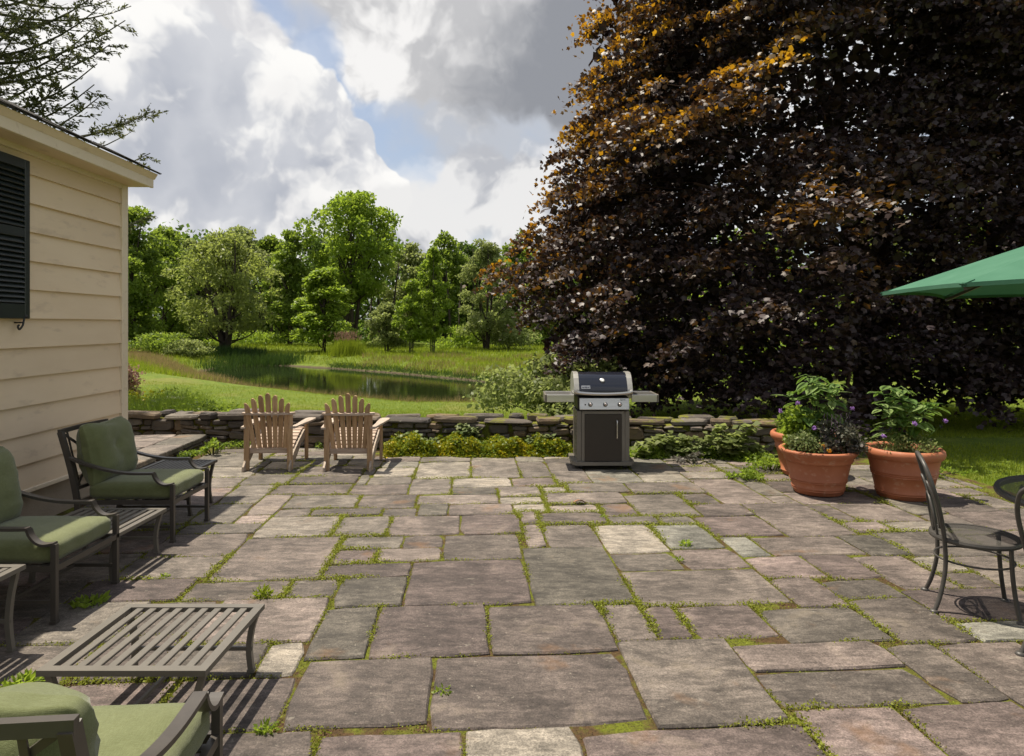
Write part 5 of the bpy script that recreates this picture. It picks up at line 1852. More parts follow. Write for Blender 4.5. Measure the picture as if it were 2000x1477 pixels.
def lawn():
    parts = []
    n = 150000
    y = 10.2 + 13.5 * rng.random(n) ** 1.35; x = rng.uniform(-0.62, 0.45, n) * y
    keep = pond_sd(x, y) > 0.25
    x, y = x[keep], y[keep]
    pat = 0.5 + 0.25 * np.sin(x * 1.1 + 0.4 * y) + 0.2 * np.sin(y * 1.9 + x * .3)
    parts.append(blades(on_land(x, y), rng.uniform(0.03, 0.075, len(x)), rng.uniform(0.008, 0.016, len(x)), np.clip(pat * 0.6 + 0.5 * rng.random(len(x)), 0, 1), 0.45))
    n = 70000        # the lawn on the right under the maple
    y = rng.uniform(6.0, 22, n); x = rng.uniform(0.50, 0.80, n) * y
    keep = (x > 5.15) | (y > 9.6)
    x, y = x[keep], y[keep]
    parts.append(blades(on_land(x, y), rng.uniform(0.03, 0.08, len(x)), rng.uniform(0.008, 0.016, len(x)), np.clip(0.25 + 0.75 * rng.random(len(x)), 0, 1), 0.45))
    n = 60000        # meadow across the pond
    y = rng.uniform(27, 58, n); x = rng.uniform(-0.60, 0.10, n) * y
    keep = pond_sd(x, y) > 0.4
    x, y = x[keep], y[keep]
    parts.append(blades(on_land(x, y), rng.uniform(0.12, 0.34, len(x)), rng.uniform(0.02, 0.045, len(x)), np.clip(0.35 + 0.65 * rng.random(len(x)), 0, 1), 0.35))
    V, F, A = join_parts(parts)
    tag(link('lawn_grass', fast_mesh('lawn_grass', V, F, A, GRASS)), 'bright green lawn and meadow grass around the pond', 'grass', kind='stuff')
    # straw coloured tall grass
    parts = []
    n = 14000        # the tawny strip along the left bank
    t = rng.random(n) ** 0.8
    x = -11.2 - 16.5 * t + rng.normal(size=n) * 0.45; y = 26.6 + 21 * t + rng.normal(size=n) * 0.5
    parts.append(blades(on_land(x, y), rng.uniform(0.15, 0.45, n), rng.uniform(0.012, 0.03, n), np.clip(0.5 + 0.4 * rng.normal(size=n) * .6, 0, 1), 0.28, (0.25, 0.0)))
    n = 4200         # seed heads by the near shore
    i = rng.integers(3, 9, n); t = rng.random(n)
    a = PA[i]; b = PA[i + 1]
    x = a[:, 0] + (b - a)[:, 0] * t + rng.normal(size=n) * 0.3; y = a[:, 1] + (b - a)[:, 1] * t - rng.uniform(-0.1, 1.0, n)
    parts.append(blades(on_land(x, y), rng.uniform(0.06, 0.30, n), rng.uniform(0.008, 0.018, n), np.clip(rng.random(n) * 0.6, 0, 1), 0.4, (0.2, 0.0)))
    n = 9000         # dry patches across the water
    y = rng.uniform(31, 44, n); x = rng.uniform(-0.22, 0.06, n) * y
    keep = (pond_sd(x, y) > 0.3) & (np.sin(x * 1.1) * np.sin(y * 0.9 + 1) > 0.05)
    x, y = x[keep], y[keep]
    parts.append(blades(on_land(x, y), rng.uniform(0.15, 0.4, len(x)), rng.uniform(0.02, 0.04, len(x)), rng.random(len(x)) * 0.7, 0.35))
    V, F, A = join_parts(parts)
    tag(link('dry_grass', fast_mesh('dry_grass', V, F, A, STRAW)), 'tawny seeding grass along the pond banks', 'grass', kind='stuff')
    # reeds
    parts = []
    n = 4200
    i = rng.choice([19, 20, 0], n, p=[.45, .4, .15]); t = rng.random(n)
    a = PA[i % len(PA)]; b = PA[(i + 1) % len(PA)]
    x = a[:, 0] + (b - a)[:, 0] * t + rng.normal(size=n) * 0.5; y = a[:, 1] + (b - a)[:, 1] * t + rng.uniform(-0.2, 1.6, n)
    P = on_land(x, y); P[:, 2] = np.maximum(P[:, 2], WATER - 0.05)
    parts.append(blades(P, rng.uniform(0.22, 0.68, n), rng.uniform(0.02, 0.045, n), rng.random(n), 0.18))
    n = 5200         # dark sedge left of the willow
    x = rng.uniform(-22.5, -16.2, n); y = 43.6 + 0.25 * (-16.2 - x) + rng.normal(size=n) * 0.9
    parts.append(blades(on_land(x, y), rng.uniform(0.3, 0.75, n), rng.uniform(0.02, 0.05, n), 0.6 * rng.random(n), 0.2))
    n = 9000         # low green fringe on the far shore to the right
    i = rng.integers(9, 17, n); t = rng.random(n)
    a = PA[i]; b = PA[i + 1]
    x = a[:, 0] + (b - a)[:, 0] * t + rng.normal(size=n) * 0.25; y = a[:, 1] + (b - a)[:, 1] * t + rng.uniform(0.1, 1.2, n)
    parts.append(blades(on_land(x, y), rng.uniform(0.06, 0.20, n), rng.uniform(0.02, 0.04, n), 0.4 + 0.6 * rng.random(n), 0.35))
    V, F, A = join_parts(parts)
    tag(link('reeds', fast_mesh('reeds', V, F, A, REEDM)), 'dark green reeds fringing the far end of the pond', 'reeds', kind='stuff')


lawn()


def bush(name, label, x, y, w, h, mat, n, leaf, group=None, cat='shrub', z0=None, tmpl=LEAF_Q, ncl=26, up=0.4, d=None):
    zb = zt(x, y) if z0 is None else z0
    cl = np.stack([rng.normal(size=ncl) * w * 0.30, rng.normal(size=ncl) * (d or w) * 0.26, rng.uniform(0.15, 0.88, ncl) * h], 1)
    k = np.clip(1.1 - 0.75 * (cl[:, 2] / h) ** 2, 0.25, 1); cl[:, 0] *= k; cl[:, 1] *= k
    i = rng.integers(0, ncl, n)
    P = cl[i] + ball(n, 0.3) * np.array([0.26 * w, 0.26 * (d or w), 0.22 * h]) * rng.uniform(0.6, 1.1, (n, 1))
    P[:, 2] = np.abs(P[:, 2])
    t = np.clip(0.5 * rng.random(ncl)[i] + 0.5 * rng.random(n), 0, 1)
    V, F, A = scatter(P, leaf * rng.uniform(0.65, 1.3, n), tmpl, LEAF_QF, t, up, droop=0.1)
    root = empty(name, (x, y, zb)); tag(root, label, cat, group)
    link('foliage', fast_mesh('foliage', V, F, A, mat), root)
    mb = MB()
    for c in cl[:10]:
        mb.tube(smooth_path([(c[0] * .15, c[1] * .15, -0.05), (c[0] * .5, c[1] * .5, c[2] * .55), tuple(c)], 3), 0.010 + 0.012 * h * 0.5, 5, scale=[1, .9, .8, .7, .6, .5, .4])
    mb.build('stems', BARK_G, root)
    return root


bush('leafy_shrub', 'bright green spreading shrub behind the wall, left of the grill', 0.95, 12.6, 2.1, 1.25, G_GREY, 9000, 0.085)
bush('shore_shrub', 'dark clump of shrubs on the left shore of the pond', -22.0, 42.5, 3.4, 1.4, G_STD, 3500, 0.14)
bush('shore_shrub', 'brownish clump of shrubs left of the reeds', -19.8, 41.5, 2.0, 1.1, G_GREY, 2500, 0.13)
bush('meadow_shrub', 'low bright green shrub right of the birches', -3.6, 52, 3.4, 1.7, G_BRI, 3500, 0.16)
bush('meadow_shrub', 'bushy shrub below the left edge of the copper maple', -0.3, 50, 3.2, 2.6, G_GREY, 3500, 0.17)
bush('meadow_shrub', 'pale green undergrowth between the willow and the round tree', -20, 55, 5.5, 1.2, G_BRI, 3500, 0.15)
# plume grass clump
pg = empty('plume_grass', ((677 - 1000) * 43 / FPX, 43.0, zt(-10.4, 43))); tag(pg, 'clump of tall green grass with pink plumes on the far shore', 'grass')
n = 3000
P = np.stack([rng.normal(size=n) * 0.42, rng.normal(size=n) * 0.35, np.zeros(n)], 1)
V, F, A = blades(P, rng.uniform(0.5, 1.2, n), rng.uniform(0.02, 0.04, n), 0.3 + 0.7 * rng.random(n), 0.16)
link('leaves', fast_mesh('leaves', V, F, A, GRASS), pg)
n = 300
P = np.stack([rng.normal(size=n) * 0.4, rng.normal(size=n) * 0.3, rng.uniform(0.95, 1.45, n)], 1)
V, F, A = blades(P, rng.uniform(0.12, 0.25, n), rng.uniform(0.03, 0.05, n), rng.random(n), 0.2)
link('plumes', fast_mesh('plumes', V, F, A, PINKM), pg)


# ------------------------------------------------------------------ flower garden behind the wall on the left
def garden():
    n = 16000
    x = rng.uniform(-7.6, -4.3, n); y = 10.25 + rng.uniform(0, 3.2, n) * np.clip((-x - 3.7) / 2.0, 0.15, 1)
    h = (0.34 + 0.30 * np.abs(np.sin(x * 2.3 + y)) + 0.12 * np.sin(x * 5.1)) * np.clip((-x - 4.3) / 0.7, 0.25, 1)
    P = on_land(x, y)
    parts = [blades(P, rng.uniform(0.5, 1.0, n) * h * 1.3, rng.uniform(0.006, 0.014, n), np.clip(0.2 + 0.7 * rng.random(n), 0, 1), 0.4)]
    Q = P.copy(); Q[:, 2] += rng.random(n) * h
    m = 11000
    V, F, A = scatter(Q[:m], rng.uniform(0.03, 0.07, m), LEAF_N * np.array([1.7, 1, 1]), LEAF_QF, rng.random(m), 0.4)
    tri = np.concatenate([F[:, [0, 1, 2]], F[:, [0, 2, 3]]])
    parts.append((V, tri, A))
    V, F, A = join_parts(parts)
    tag(link('garden_plants', fast_mesh('garden_plants', V, F, A, G_BRI)), 'feathery green garden plants massed behind the wall by the house', 'plants', kind='stuff')
    bush('yellow_flower_clump', 'clump of yellow and orange flowers behind the wall at the house corner', -7.15, 12.9, 1.1, 0.62, SEDUM, 2600, 0.055, cat='flowers')
    bush('coneflower_plant', 'leafy garden plant at the right end of the flower bed behind the wall', -4.75, 10.9, 0.85, 0.52, G_STD, 2200, 0.06, cat='plant')
    bush('astilbe', 'pink feathery plant at the house corner above the garden', -9.3, 16.6, 0.55, 1.0, PINKM, 900, 0.07, cat='plant')
    # small pile of flat stones
    rr = random.Random(33)
    root = empty('rock_pile', (-6.55, 12.7, zt(-6.55, 12.7))); tag(root, 'small pile of flat stones in the garden behind the wall', 'stones')
    for k in range(5):
        me = stone_block('stone', rr.uniform(0.35, 0.6), 0.08, 0.3, rr)
        o = link('stone', me, root); o.location = (rr.uniform(-.15, .35), rr.uniform(-.1, .1), 0.22 + k * 0.07); o.rotation_euler = (0.05, rr.uniform(-.12, .12), rr.uniform(-.4, .4))
    # purple blooms standing above the leaves
    pm = mottled('purple_petals', (0.30, 0.08, 0.40), (0.38, 0.13, 0.48), 20, 0.7)
    fx = empty('purple_flower', (-7.3, 12.3, zt(-7.3, 12.3))); tag(fx, 'single purple flower head by the house corner behind the wall', 'flower')
    MB().tube([(0, 0, 0), (0.02, 0, 0.62)], 0.005, 5).build('stem', G_STD, fx)
    mb = MB()
    for k in range(12):
        a = k * math.pi / 6
        mb.box((0.02 + 0.035 * math.cos(a), 0.035 * math.sin(a), 0.62), (0.05, 0.018, 0.01), Matrix.Rotation(a, 3, 'Z'))
    mb.build('petals', pm, fx)


garden()
# ------------------------------------------------------------------ terracotta pots and their plants
TERRA = mottled('terracotta', (0.335, 0.108, 0.048), (0.40, 0.145, 0.070), 3.5, 0.62, 0.4, 0.25, 0.004, 90, c3=(0.42, 0.20, 0.12))
SOIL = mottled('potting_soil', (0.03, 0.02, 0.013), (0.05, 0.035, 0.022), 30, 0.95, 0.1, 1.0, 0.02, 60)


def bands(prof, at_z, h=0.012, out=0.007):
    """raised rings thrown on the pot wall"""
    res = []
    for (a, b) in zip(prof[:-1], prof[1:]):
        res.append(a)
        zs = sorted(z for z in at_z if a[1] < z < b[1])
        for z in zs:
            for dz, o in ((-h / 2, 0), (-h / 4, out), (h / 4, out), (h / 2, 0)):
                t = (z + dz - a[1]) / (b[1] - a[1])
                res.append((a[0] + (b[0] - a[0]) * t + o, z + dz))
    res.append(prof[-1])
    return res


def make_pot(label, x, y, wall, rim, inner, soil_z, soil_r, ringz, sc=1.0):
    root = empty('terracotta_pot', (x, y, 0)); tag(root, label, 'pot', 'terracotta pots')
    MB().lathe([(a * sc, b * sc) for a, b in [(0.0, 0.0)] + bands(wall, ringz)], 56).build('body', TERRA, root)
    MB().lathe([(a * sc, b * sc) for a, b in rim + inner], 56).build('rim', TERRA, root)
    MB().lathe([(0.0, soil_z * sc), (soil_r * sc, soil_z * sc)], 30).build('soil', SOIL, root)
    return root


make_pot('terracotta pot with flared rim, foremost of the three', 3.12, 6.96, [(0.222, 0.0), (0.236, 0.012), (0.262, 0.12), (0.310, 0.325)],
         [(0.311, 0.322), (0.322, 0.326), (0.327, 0.338), (0.330, 0.365), (0.350, 0.385), (0.372, 0.415), (0.378, 0.436), (0.366, 0.446)], [(0.335, 0.446), (0.322, 0.43), (0.305, 0.36)], 0.392, 0.312, [0.045, 0.066, 0.13, 0.146])
make_pot('terracotta pot with thick rolled rim, rightmost of the three', 3.89, 6.78, [(0.225, 0.0), (0.242, 0.012), (0.272, 0.15), (0.322, 0.392)],
         [(0.318, 0.388), (0.336, 0.394), (0.354, 0.412), (0.361, 0.440), (0.356, 0.470), (0.338, 0.488)], [(0.315, 0.486), (0.300, 0.468), (0.295, 0.40)], 0.425, 0.297, [0.05, 0.068, 0.225, 0.243, 0.261])
make_pot('terracotta pot hidden behind the foremost one beside the wall end', 3.33, 7.80, [(0.215, 0.0), (0.230, 0.012), (0.262, 0.15), (0.318, 0.392)],
         [(0.316, 0.388), (0.336, 0.394), (0.352, 0.412), (0.360, 0.440), (0.354, 0.466), (0.336, 0.482)], [(0.315, 0.48), (0.300, 0.462), (0.295, 0.40)], 0.425, 0.297, [0.05, 0.30, 0.318])

HEART = leaf_mat('heart_leaf', [(0, (0.085, 0.160, 0.036)), (0.5, (0.14, 0.225, 0.058)), (1, (0.22, 0.30, 0.10))], (0.30, 0.50, 0.06), 0.36, 0.55, 0.22)
VARI = leaf_mat('variegated_leaf', [(0, (0.075, 0.115, 0.030)), (0.5, (0.15, 0.19, 0.065)), (0.8, (0.27, 0.30, 0.14)), (1, (0.44, 0.44, 0.25))], (0.25, 0.3, 0.1), 0.28)
PURP = leaf_mat('purple_sprigs', [(0, (0.070, 0.075, 0.050)), (0.5, (0.115, 0.115, 0.085)), (1, (0.20, 0.165, 0.175))], (0.2, 0.18, 0.12), 0.25)
LILAC = mottled('lilac_petals', (0.30, 0.14, 0.46), (0.40, 0.22, 0.56), 60, 0.7, 0.2, 0.2, 0.003, 100)
ORANGE = mottled('marigold_petals', (0.72, 0.30, 0.02), (0.80, 0.42, 0.04), 60, 0.7, 0.2, 0.2, 0.003, 100)


def heart_mesh(tv, seed):
    r_ = random.Random(seed)
    half = [(0.0, 0.0), (0.16, -0.07), (0.32, 0.02), (0.40, 0.20), (0.37, 0.42), (0.25, 0.66), (0.10, 0.88), (0.0, 1.0)]
    vs_ = []; fs = []
    mid = [(0.0, y, -0.10 * y * y) for y in (0.0, 0.10, 0.2, 0.36, 0.54, 0.72, 0.90, 1.0)]
    for p in mid: vs_.append(p)
    for s in (-1, 1):
        b = len(vs_)
        for (x, y) in half:
            vs_.append((s * x, y, 0.16 * abs(x) - 0.12 * y * y - 0.35 * x * x + r_.uniform(-.012, .012)))
        for k in range(7):
            fs.append((k, k + 1, b + k + 1, b + k))
    V = np.array(vs_); 
    F = np.array([f for f in fs])
    return fast_mesh('leaf', V, F, np.full(len(V), tv), HEART, True)


HM = [heart_mesh(t_, i) for i, t_ in enumerate((0.1, 0.35, 0.55, 0.8, 0.95))]


def big_leaf_plant(label, x, y, z0, h, spread, n, seed, blooms):
    rr = random.Random(seed)
    root = empty('leafy_plant', (x, y, z0)); tag(root, label, 'plant', 'plants in the terracotta pots')
    st_ = MB()
    stems = []
    for k in range(7):
        a = k * 0.9 + rr.uniform(-.3, .3)
        r1 = rr.uniform(0.25, 1.0) * spread
        top = Vector((r1 * math.cos(a), r1 * math.sin(a) * 0.8, h * (1.02 - 0.30 * (r1 / spread)) * rr.uniform(0.86, 1.02)))
        path = smooth_path([(0.05 * math.cos(a), 0.05 * math.sin(a), 0), (top.x * 0.45, top.y * 0.45, top.z * 0.55), tuple(top)], 5)
        st_.tube(path, 0.007, 6, scale=[1 - 0.6 * q / 10 for q in range(11)])
        stems.append(path)
    for k in range(n):
        p = stems[k % 7]
        i = rr.choice([3, 4, 5, 6, 7, 8, 9, 10, 10, 10])
        b = p[i]
        a = rr.uniform(0, 6.28)
        pl = rr.uniform(0.03, 0.11)
        d = Vector((math.cos(a), math.sin(a), rr.uniform(-0.05, 0.5)))
        e = b + d * pl
        st_.tube([b, e], 0.003, 4)
        o = link('leaf', rr.choice(HM), root)
        o.location = e
        ax = Vector((math.cos(a), math.sin(a), rr.uniform(-0.75, 0.1)))
        q = ax.to_track_quat('Y', 'Z')
        o.rotation_euler = q.to_euler()
        s = rr.uniform(0.090, 0.175) * (0.74 if i > 9 else 1.0)
        o.scale = (s * rr.uniform(0.85, 1.05), s, s)
    st_.build('stems', HEART, root)
    for (bx, by, bz) in blooms:
        st2 = MB().tube(smooth_path([(bx * 0.4, by * 0.4, bz * 0.3), (bx * 0.8, by * 0.8, bz * 0.75), (bx, by, bz)], 4), 0.003, 5).build('flower_stalk', HEART, root)
        mb = MB()
        for j in range(26):
            v = Vector((rr.gauss(0, 1), rr.gauss(0, 1), rr.gauss(0, 0.8))).normalized() * rr.uniform(0.010, 0.026)
            mb.lathe([(0.0, -0.007), (0.008, 0.0), (0.0, 0.006)], 5, (bx + v.x, by + v.y, bz + v.z))
        mb.build('flower_head', LILAC, root)
    return root


big_leaf_plant('tall heart-leaved plant with lilac blooms in the foremost pot', 3.14, 7.02, 0.39, 0.90, 0.27, 118, 5, [(-0.24, -0.1, 0.52), (0.32, -0.08, 0.46), (-0.36, 0.05, 0.42), (-0.12, -0.2, 0.28)])
big_leaf_plant('tall heart-leaved plant with lilac blooms in the rightmost pot', 3.89, 6.81, 0.42, 0.73, 0.28, 112, 8, [(0.36, -0.12, 0.34), (-0.02, -0.25, 0.33), (-0.28, -0.18, 0.20)])


def filler(name, label, x, y, z0, r, h, mat, n, leaf, tmpl=LEAF_Q, ex=1.0, trail=0.0, up=0.35):
    k = 18
    a = rng.uniform(0, 6.28, k); q = np.sqrt(rng.random(k)) * r
    cl = np.stack([np.cos(a) * q * ex, np.sin(a) * q, rng.uniform(0.2, 0.85, k) * h], 1)
    i = rng.integers(0, k, n)
    P = cl[i] + ball(n, 0.2) * np.array([0.10, 0.10, 0.09]) * rng.uniform(0.6, 1.25, (n, 1))
    P[:, 2] = np.maximum(P[:, 2], 0.005)
    if trail:
        rr_ = np.hypot(P[:, 0], P[:, 1]); over = np.clip(rr_ - r * 0.95, 0, 1)
        P[:, 2] -= over * trail
    V, F, A = scatter(P, leaf * rng.uniform(0.6, 1.35, n), tmpl, LEAF_QF, np.clip(0.5 * rng.random(k)[i] + 0.5 * rng.random(n), 0, 1), up)
    root = empty(name, (x, y, z0)); tag(root, label, 'plant', 'plants in the terracotta pots')
    f = link('foliage', fast_mesh('foliage', V, F, A, mat), root)
    mb = MB()
    for c_ in cl[:12]:
        mb.tube([(c_[0] * .4, c_[1] * .4, 0), tuple(c_)], 0.003, 4)
    mb.build('stems', G_STD, root)
    return root


filler('variegated_filler', 'small pale variegated plant at the left of the foremost pot', 2.96, 6.84, 0.395, 0.13, 0.24, VARI, 1700, 0.030)
filler('celery_green_plant', 'yellow-green leafy plant behind the variegated one in the foremost pot', 3.00, 7.08, 0.395, 0.16, 0.44, G_BRI, 1300, 0.055)
fl = filler('basil_plant', 'dark purplish flowering plant at the right of the foremost pot', 3.27, 6.82, 0.395, 0.20, 0.34, PURP, 1700, 0.040)
filler('trailing_filler', 'fine grey-green sprigs spilling at the right edge of the foremost pot', 3.38, 6.86, 0.40, 0.15, 0.28, VARI, 1100, 0.022, LEAF_N * np.array([1.6, 1, 1]), 1.2, 0.9)
filler('fine_filler', 'wispy green plant round the foot of the rightmost pot plant', 3.89, 6.72, 0.43, 0.25, 0.16, G_GREY, 1900, 0.026, LEAF_N * np.array([1.6, 1, 1]))
filler('pot_plant', 'dark leafy plant in the pot behind', 3.31, 7.80, 0.425, 0.24, 0.30, G_STD, 1200, 0.055)
for i, (x, y, z, s) in enumerate([(3.105, 6.68, 0.470, 0.020), (3.06, 6.715, 0.515, 0.016)]):
    mb = MB()
    rr = random.Random(i)
    for j in range(40):
        v = Vector((rr.gauss(0, 1), rr.gauss(0, 1), rr.gauss(0, .7))).normalized() * s * 0.8
        mb.lathe([(0.0, -0.008), (0.009, 0.0), (0.0, 0.006)], 5, (v.x, v.y, v.z))
    root = empty('marigold', (x, y, 0.40)); tag(root, ['larger round orange bloom over the rim of the foremost pot', 'smaller orange bloom above the larger one in the foremost pot'][i], 'flower', 'orange blooms')
    o = mb.build('bloom', ORANGE, root); o.location = (0, 0, z - 0.40)
    MB().tube([(0, 0.02, 0), (0, 0, z - 0.40)], 0.003, 5).build('stalk', G_STD, root)

# flower spikes of the purple plant
mb = MB()
rr = random.Random(2)
for k in range(9):
    x, y = rr.uniform(-.16, .16), rr.uniform(-.1, .1)
    for j in range(14):
        mb.lathe([(0.0, -0.006), (0.006, 0.0), (0.0, 0.006)], 4, (x + rr.gauss(0, .005), y + rr.gauss(0, .005), 0.26 + 0.012 * j))
tag(mb.build('flower_spikes', mottled('dusky_spikes', (0.14, 0.09, 0.14), (0.24, 0.17, 0.22), 40, 0.8), fl), kind='stuff')

# ------------------------------------------------------------------ planting strip in front of the wall
def wall_pt(x, off):
    t = (x - WA.x) / (WB.x - WA.x)
    return WA.y + (WB.y - WA.y) * t - off


def strip():
    n = 19000
    x = rng.uniform(-1.66, 0.78, n); yy = wall_pt(x, 0)
    y0 = 8.78 + 0.03 * np.sin(x * 5) + 0.02 * np.sin(x * 13)
    y = y0 + (yy - y0) * rng.random(n)
    hm = 0.17 + 0.05 * np.abs(np.sin(x * 4.3 + 1)) + 0.05 * np.sin(x * 11 + y * 8) + 0.03 * np.sin(x * 23)
    edge = np.clip((y - y0) / 0.10, 0.15, 1)
    P = np.stack([x, y, -0.02 + hm * edge * rng.random(n) ** 0.6], 1)
    pat = np.sin(x * 7.1 + 1.0) * 0.45 + np.sin(x * 17.3 + y * 9) * 0.5 + np.sin(x * 41 + y * 30) * 0.4 - 0.4
    t = np.clip(0.40 + 0.32 * pat + 0.20 * rng.normal(size=n), 0, 1)
    V, F, A = scatter(P, rng.uniform(0.018, 0.046, n), LEAF_Q, LEAF_QF, t, 0.45)
    tag(link('sedum_carpet', fast_mesh('sedum_carpet', V, F, A, SEDUM)), 'yellow flowering sedum carpet along the foot of the stone wall', 'sedum', kind='stuff')
    n = 11000
    x = rng.uniform(1.30, 3.25, n); yy = wall_pt(x, 0)
    y0 = 8.70 - 0.35 * np.clip((x - 2.3), 0, 1) + 0.04 * np.sin(x * 6)
    y = y0 + (yy - y0) * rng.random(n)
    hm = 0.07 + 0.07 * np.abs(np.sin(x * 4.1)) + 0.03 * np.sin(x * 11 + y * 8)
    P = np.stack([x, y, -0.02 + hm * np.clip((y - y0) / 0.1, 0.2, 1) * rng.random(n) ** 0.6], 1)
    V, F, A = scatter(P, rng.uniform(0.022, 0.045, n), LEAF_Q, LEAF_QF, rng.random(n), 0.55)
    tag(link('ground_cover', fast_mesh('ground_cover', V, F, A, G_BRI)), 'low green ground cover right of the grill along the wall', 'ground cover', kind='stuff')
    x = np.concatenate([rng.uniform(-4.2, -1.7, 2200)])
    y = wall_pt(x, 0.02) - rng.random(len(x)) ** 2 * 0.16
    keep = np.sin(x * 5.0) + np.sin(x * 11) * 0.6 > -0.2
    P = np.stack([x, y, rng.random(len(x)) * 0.09], 1)[keep]
    V, F, A = scatter(P, rng.uniform(0.02, 0.045, len(P)), LEAF_Q, LEAF_QF, rng.random(len(P)), 0.5)
    tag(link('wall_weeds', fast_mesh('wall_weeds', V, F, A, G_STD)), 'small weeds at the foot of the wall behind the wooden chairs', 'weeds', kind='stuff')
    SV = 'leafy perennials along the foot of the wall'
    ROUND = np.array([[0, 0, 0], [0.5, 0.45, 0.10], [0, 1, 0.0], [-0.5, 0.45, 0.10]], float)
    for (x, off, w, h, m_, nn, lf, lb) in [(-0.62, 0.12, 0.34, 0.36, VARI, 420, 0.075, 'tall pale leafy plant rising from the sedum near the middle of the wall'),
                                           (-1.30, 0.14, 0.5, 0.24, VARI, 360, 0.062, 'pale round-leaved plant in the sedum nearest the wooden chairs'),
                                           (0.42, 0.12, 0.45, 0.24, VARI, 340, 0.060, 'pale leafy plant in the sedum just left of the grill'),
                                           (1.95, 0.22, 0.60, 0.28, G_GREY, 420, 0.085, 'round-leaved grey-green plant just right of the grill'),
                                           (2.85, 0.22, 0.62, 0.42, G_GREY, 460, 0.095, 'large round-leaved plant by the right end of the wall'),
                                           (2.42, 0.20, 0.50, 0.22, VARI, 420, 0.055, 'pale small-leaved plant between the two round-leaved ones')]:
        bush('perennial_plant', lb, x, wall_pt(x, off), w, h, m_, nn, lf, SV, 'plant', 0.0, ROUND, 14, 0.65, d=0.3)
    bush('corner_weed', 'leafy weed growing against the riser of the landing', -3.92, 8.95, 0.22, 0.20, G_BRI, 260, 0.045, None, 'weed', 0.0, LEAF_Q, 8)
    bush('corner_weed', 'darker fern-like weed beside the landing nearer the house', -4.0, 8.45, 0.30, 0.16, G_STD, 320, 0.045, None, 'weed', 0.0, LEAF_N * np.array([1.6, 1, 1]), 8)
    bush('sage_tuft', 'small tuft with lilac flowers on the paving right of the grill', 2.25, 8.42, 0.30, 0.12, PURP, 240, 0.035, None, 'plant', 0.0, LEAF_Q, 8)
    for (x, y, w, h, lb) in [(3.05, 8.0, 0.5, 0.14, 'grassy weeds left of the foremost pot'), (2.62, 7.55, 0.3, 0.10, 'weeds in the paving before the left of the pots'), (4.6, 7.6, 0.9, 0.12, 'low grass right of the rolled rim pot')]:
        bush('weed_patch', lb, x, y, w, h, G_BRI, 500, 0.045, None, 'weeds', 0.0, LEAF_N * np.array([1.6, 1, 1]), 10, 0.2, d=0.35)


strip()


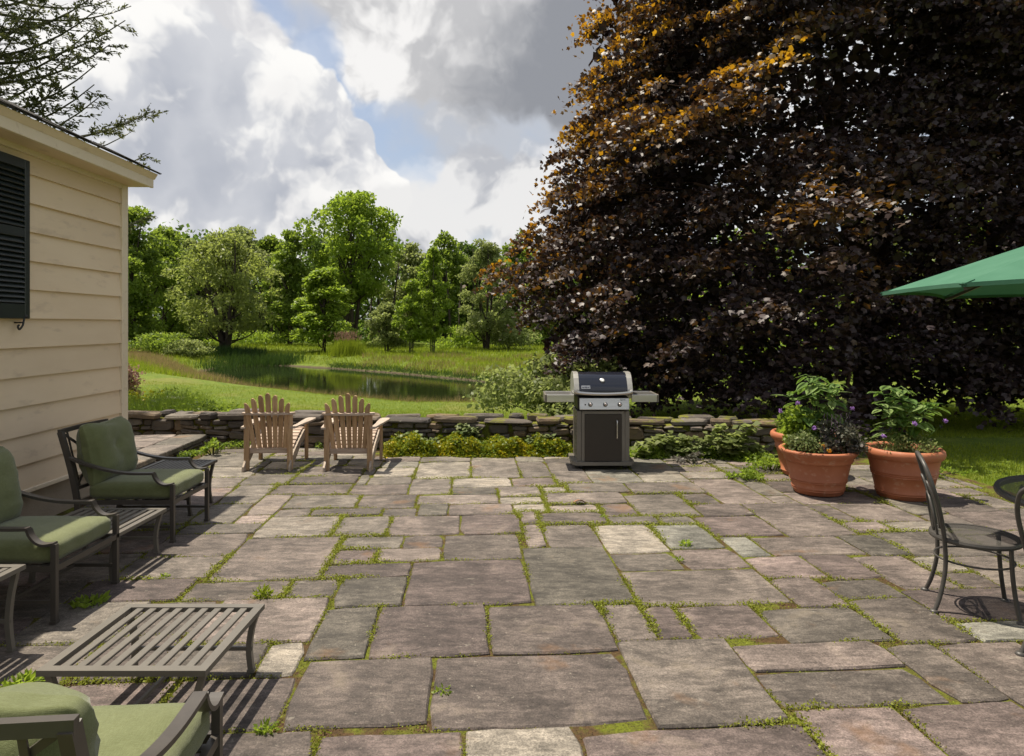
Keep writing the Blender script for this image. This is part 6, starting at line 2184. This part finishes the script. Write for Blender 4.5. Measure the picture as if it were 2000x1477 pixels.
# ------------------------------------------------------------------ moss, thyme and weeds in the joints
def joints():
    seg = []
    for (u0, u1, v0, v1, s) in RECTS:
        seg += [((u0, v0), (u1, v0)), ((u1, v0), (u1, v1)), ((u0, v1), (u1, v1)), ((u0, v0), (u0, v1))]
    pts = []
    for (a, b) in seg:
        L = math.hypot(b[0] - a[0], b[1] - a[1])
        n = int(L * 680)
        t = rng.random(n)
        u = a[0] + (b[0] - a[0]) * t; v = a[1] + (b[1] - a[1]) * t
        pts.append(np.stack([u, v], 1))
    P = np.concatenate(pts)
    x = P[:, 0] * ct - P[:, 1] * st; y = P[:, 0] * st + P[:, 1] * ct
    # patchy: some joints overgrown, others bare
    w = np.array([mnoise.noise(Vector((a * 1.1, b * 1.1, 3.0))) + 0.5 * mnoise.noise(Vector((a * 4.3, b * 4.3, 9.0))) for a, b in zip(x, y)])
    dist = np.hypot(x, y)
    keep = rng.random(len(x)) < np.clip(0.40 + 1.5 * w, 0.04, 1.0) * np.clip(1.25 - dist / 14, 0.3, 1)
    keep &= (x > -3.95)
    x, y, w = x[keep], y[keep], w[keep]
    n = len(x)
    lush = np.clip(w * 1.8 + 0.35, 0, 1)
    jit = rng.normal(size=(n, 2)) * (0.006 + 0.012 * lush)[:, None]
    Q = np.stack([x + jit[:, 0], y + jit[:, 1], -0.012 + rng.random(n) * (0.012 + 0.020 * lush)], 1)
    t = np.clip(0.30 + 0.5 * lush * rng.random(n) + 0.25 * rng.normal(size=n), 0, 1)
    V, F, A = scatter(Q, rng.uniform(0.007, 0.0145, n) * (0.7 + 0.6 * lush), LEAF_Q, LEAF_QF, t, 0.35)
    V2, F2, A2 = V, F, A
    m_ = leaf_mat('joint_weeds', [(0, (0.12, 0.085, 0.028)), (0.3, (0.18, 0.185, 0.028)), (0.7, (0.24, 0.275, 0.034)), (1, (0.32, 0.36, 0.06))], (0.4, 0.46, 0.04), 0.4, 0.6, 0.2)
    tag(link('joint_weeds', fast_mesh('joint_weeds', V2, F2, A2, m_)), 'moss and creeping weeds in the joints of the paving', 'weeds', kind='stuff')
    # single weeds that stand out
    WG = 'single weeds in the paving'
    for (px, py, r_, h, nb, lb, mat_) in [(1340, 1066, 0.05, 0.07, 26, 'bright leafy weed standing in a joint near the middle of the paving', G_BRI), (513, 1165, 0.06, 0.09, 60, 'spiky grass tuft behind the lone low table', GRASS),
                                          (523, 1424, 0.055, 0.03, 40, 'flat rosette weed beside the foreground armchair', G_BRI), (322, 1128, 0.035, 0.06, 14, 'tiny upright weed before the middle armchair', G_BRI),
                                          (175, 1180, 0.10, 0.06, 60, 'grassy weed patch in front of the middle armchair leg', G_BRI), (1178, 1010, 0.035, 0.04, 20, 'small weed in a joint behind the large central slabs', G_BRI),
                                          (1325, 1095, 0.04, 0.05, 22, 'small weed in a joint just before the bright leafy one', G_BRI), (1640, 955, 0.07, 0.07, 30, 'small weed at the foot of the foremost pot', G_BRI),
                                          (45, 1335, 0.10, 0.05, 50, 'weed patch at the left edge beside the lone low table', G_BRI), (865, 1350, 0.045, 0.03, 24, 'low weed in the joint between the two large front slabs', G_BRI)]:
        p = at(px, py)
        n = nb * 2
        a = rng.uniform(0, 6.28, n)
        ax = np.stack([np.cos(a), np.sin(a), rng.uniform(0.2, 1.3, n)], 1)
        B = np.stack([np.cos(a), np.sin(a), np.zeros(n)], 1) * (rng.random((n, 1)) ** 0.7) * r_ * 0.8
        B[:, 2] = rng.random(n) * h * 0.4
        V, F, A = scatter(B, rng.uniform(0.5, 1.1, n) * max(r_, h) * 0.5, LEAF_N if mat_ is GRASS else LEAF_N * np.array([1.7, 1, 1]), LEAF_QF, 0.3 + 0.7 * rng.random(n), 0.2, axis=ax)
        o = link('weed', fast_mesh('weed', V, F, A, mat_)); o.location = (p.x, p.y, -0.004)
        tag(o, lb, 'weed', WG)


joints()

# curled dry leaf lying on the paving
dl = mottled('dry_leaf', (0.22, 0.11, 0.06), (0.32, 0.17, 0.09), 40, 0.8)
p = at(1132, 984)
mb = MB(); vs_ = []; fs = []
for i in range(7):
    t_ = i / 6
    for j in range(3):
        q = (j - 1)
        vs_.append(((t_ - 0.5) * 0.13, q * 0.035 * math.sin(math.pi * (0.08 + 0.84 * t_)), 0.024 * math.sin(math.pi * t_ * 1.1) * (1 - 0.3 * q) + 0.010 * abs(q) + 0.003))
for i in range(6):
    for j in range(2):
        a = i * 3 + j
        fs.append((a, a + 1, a + 4, a + 3))
o = mb.add(vs_, fs, True).build('dry_leaf', dl); o.location = (p.x, p.y, 0.003); o.rotation_euler = (0, 0, 0.2)
tag(o, 'curled brown dry leaf lying on the paving near the middle', 'leaf')
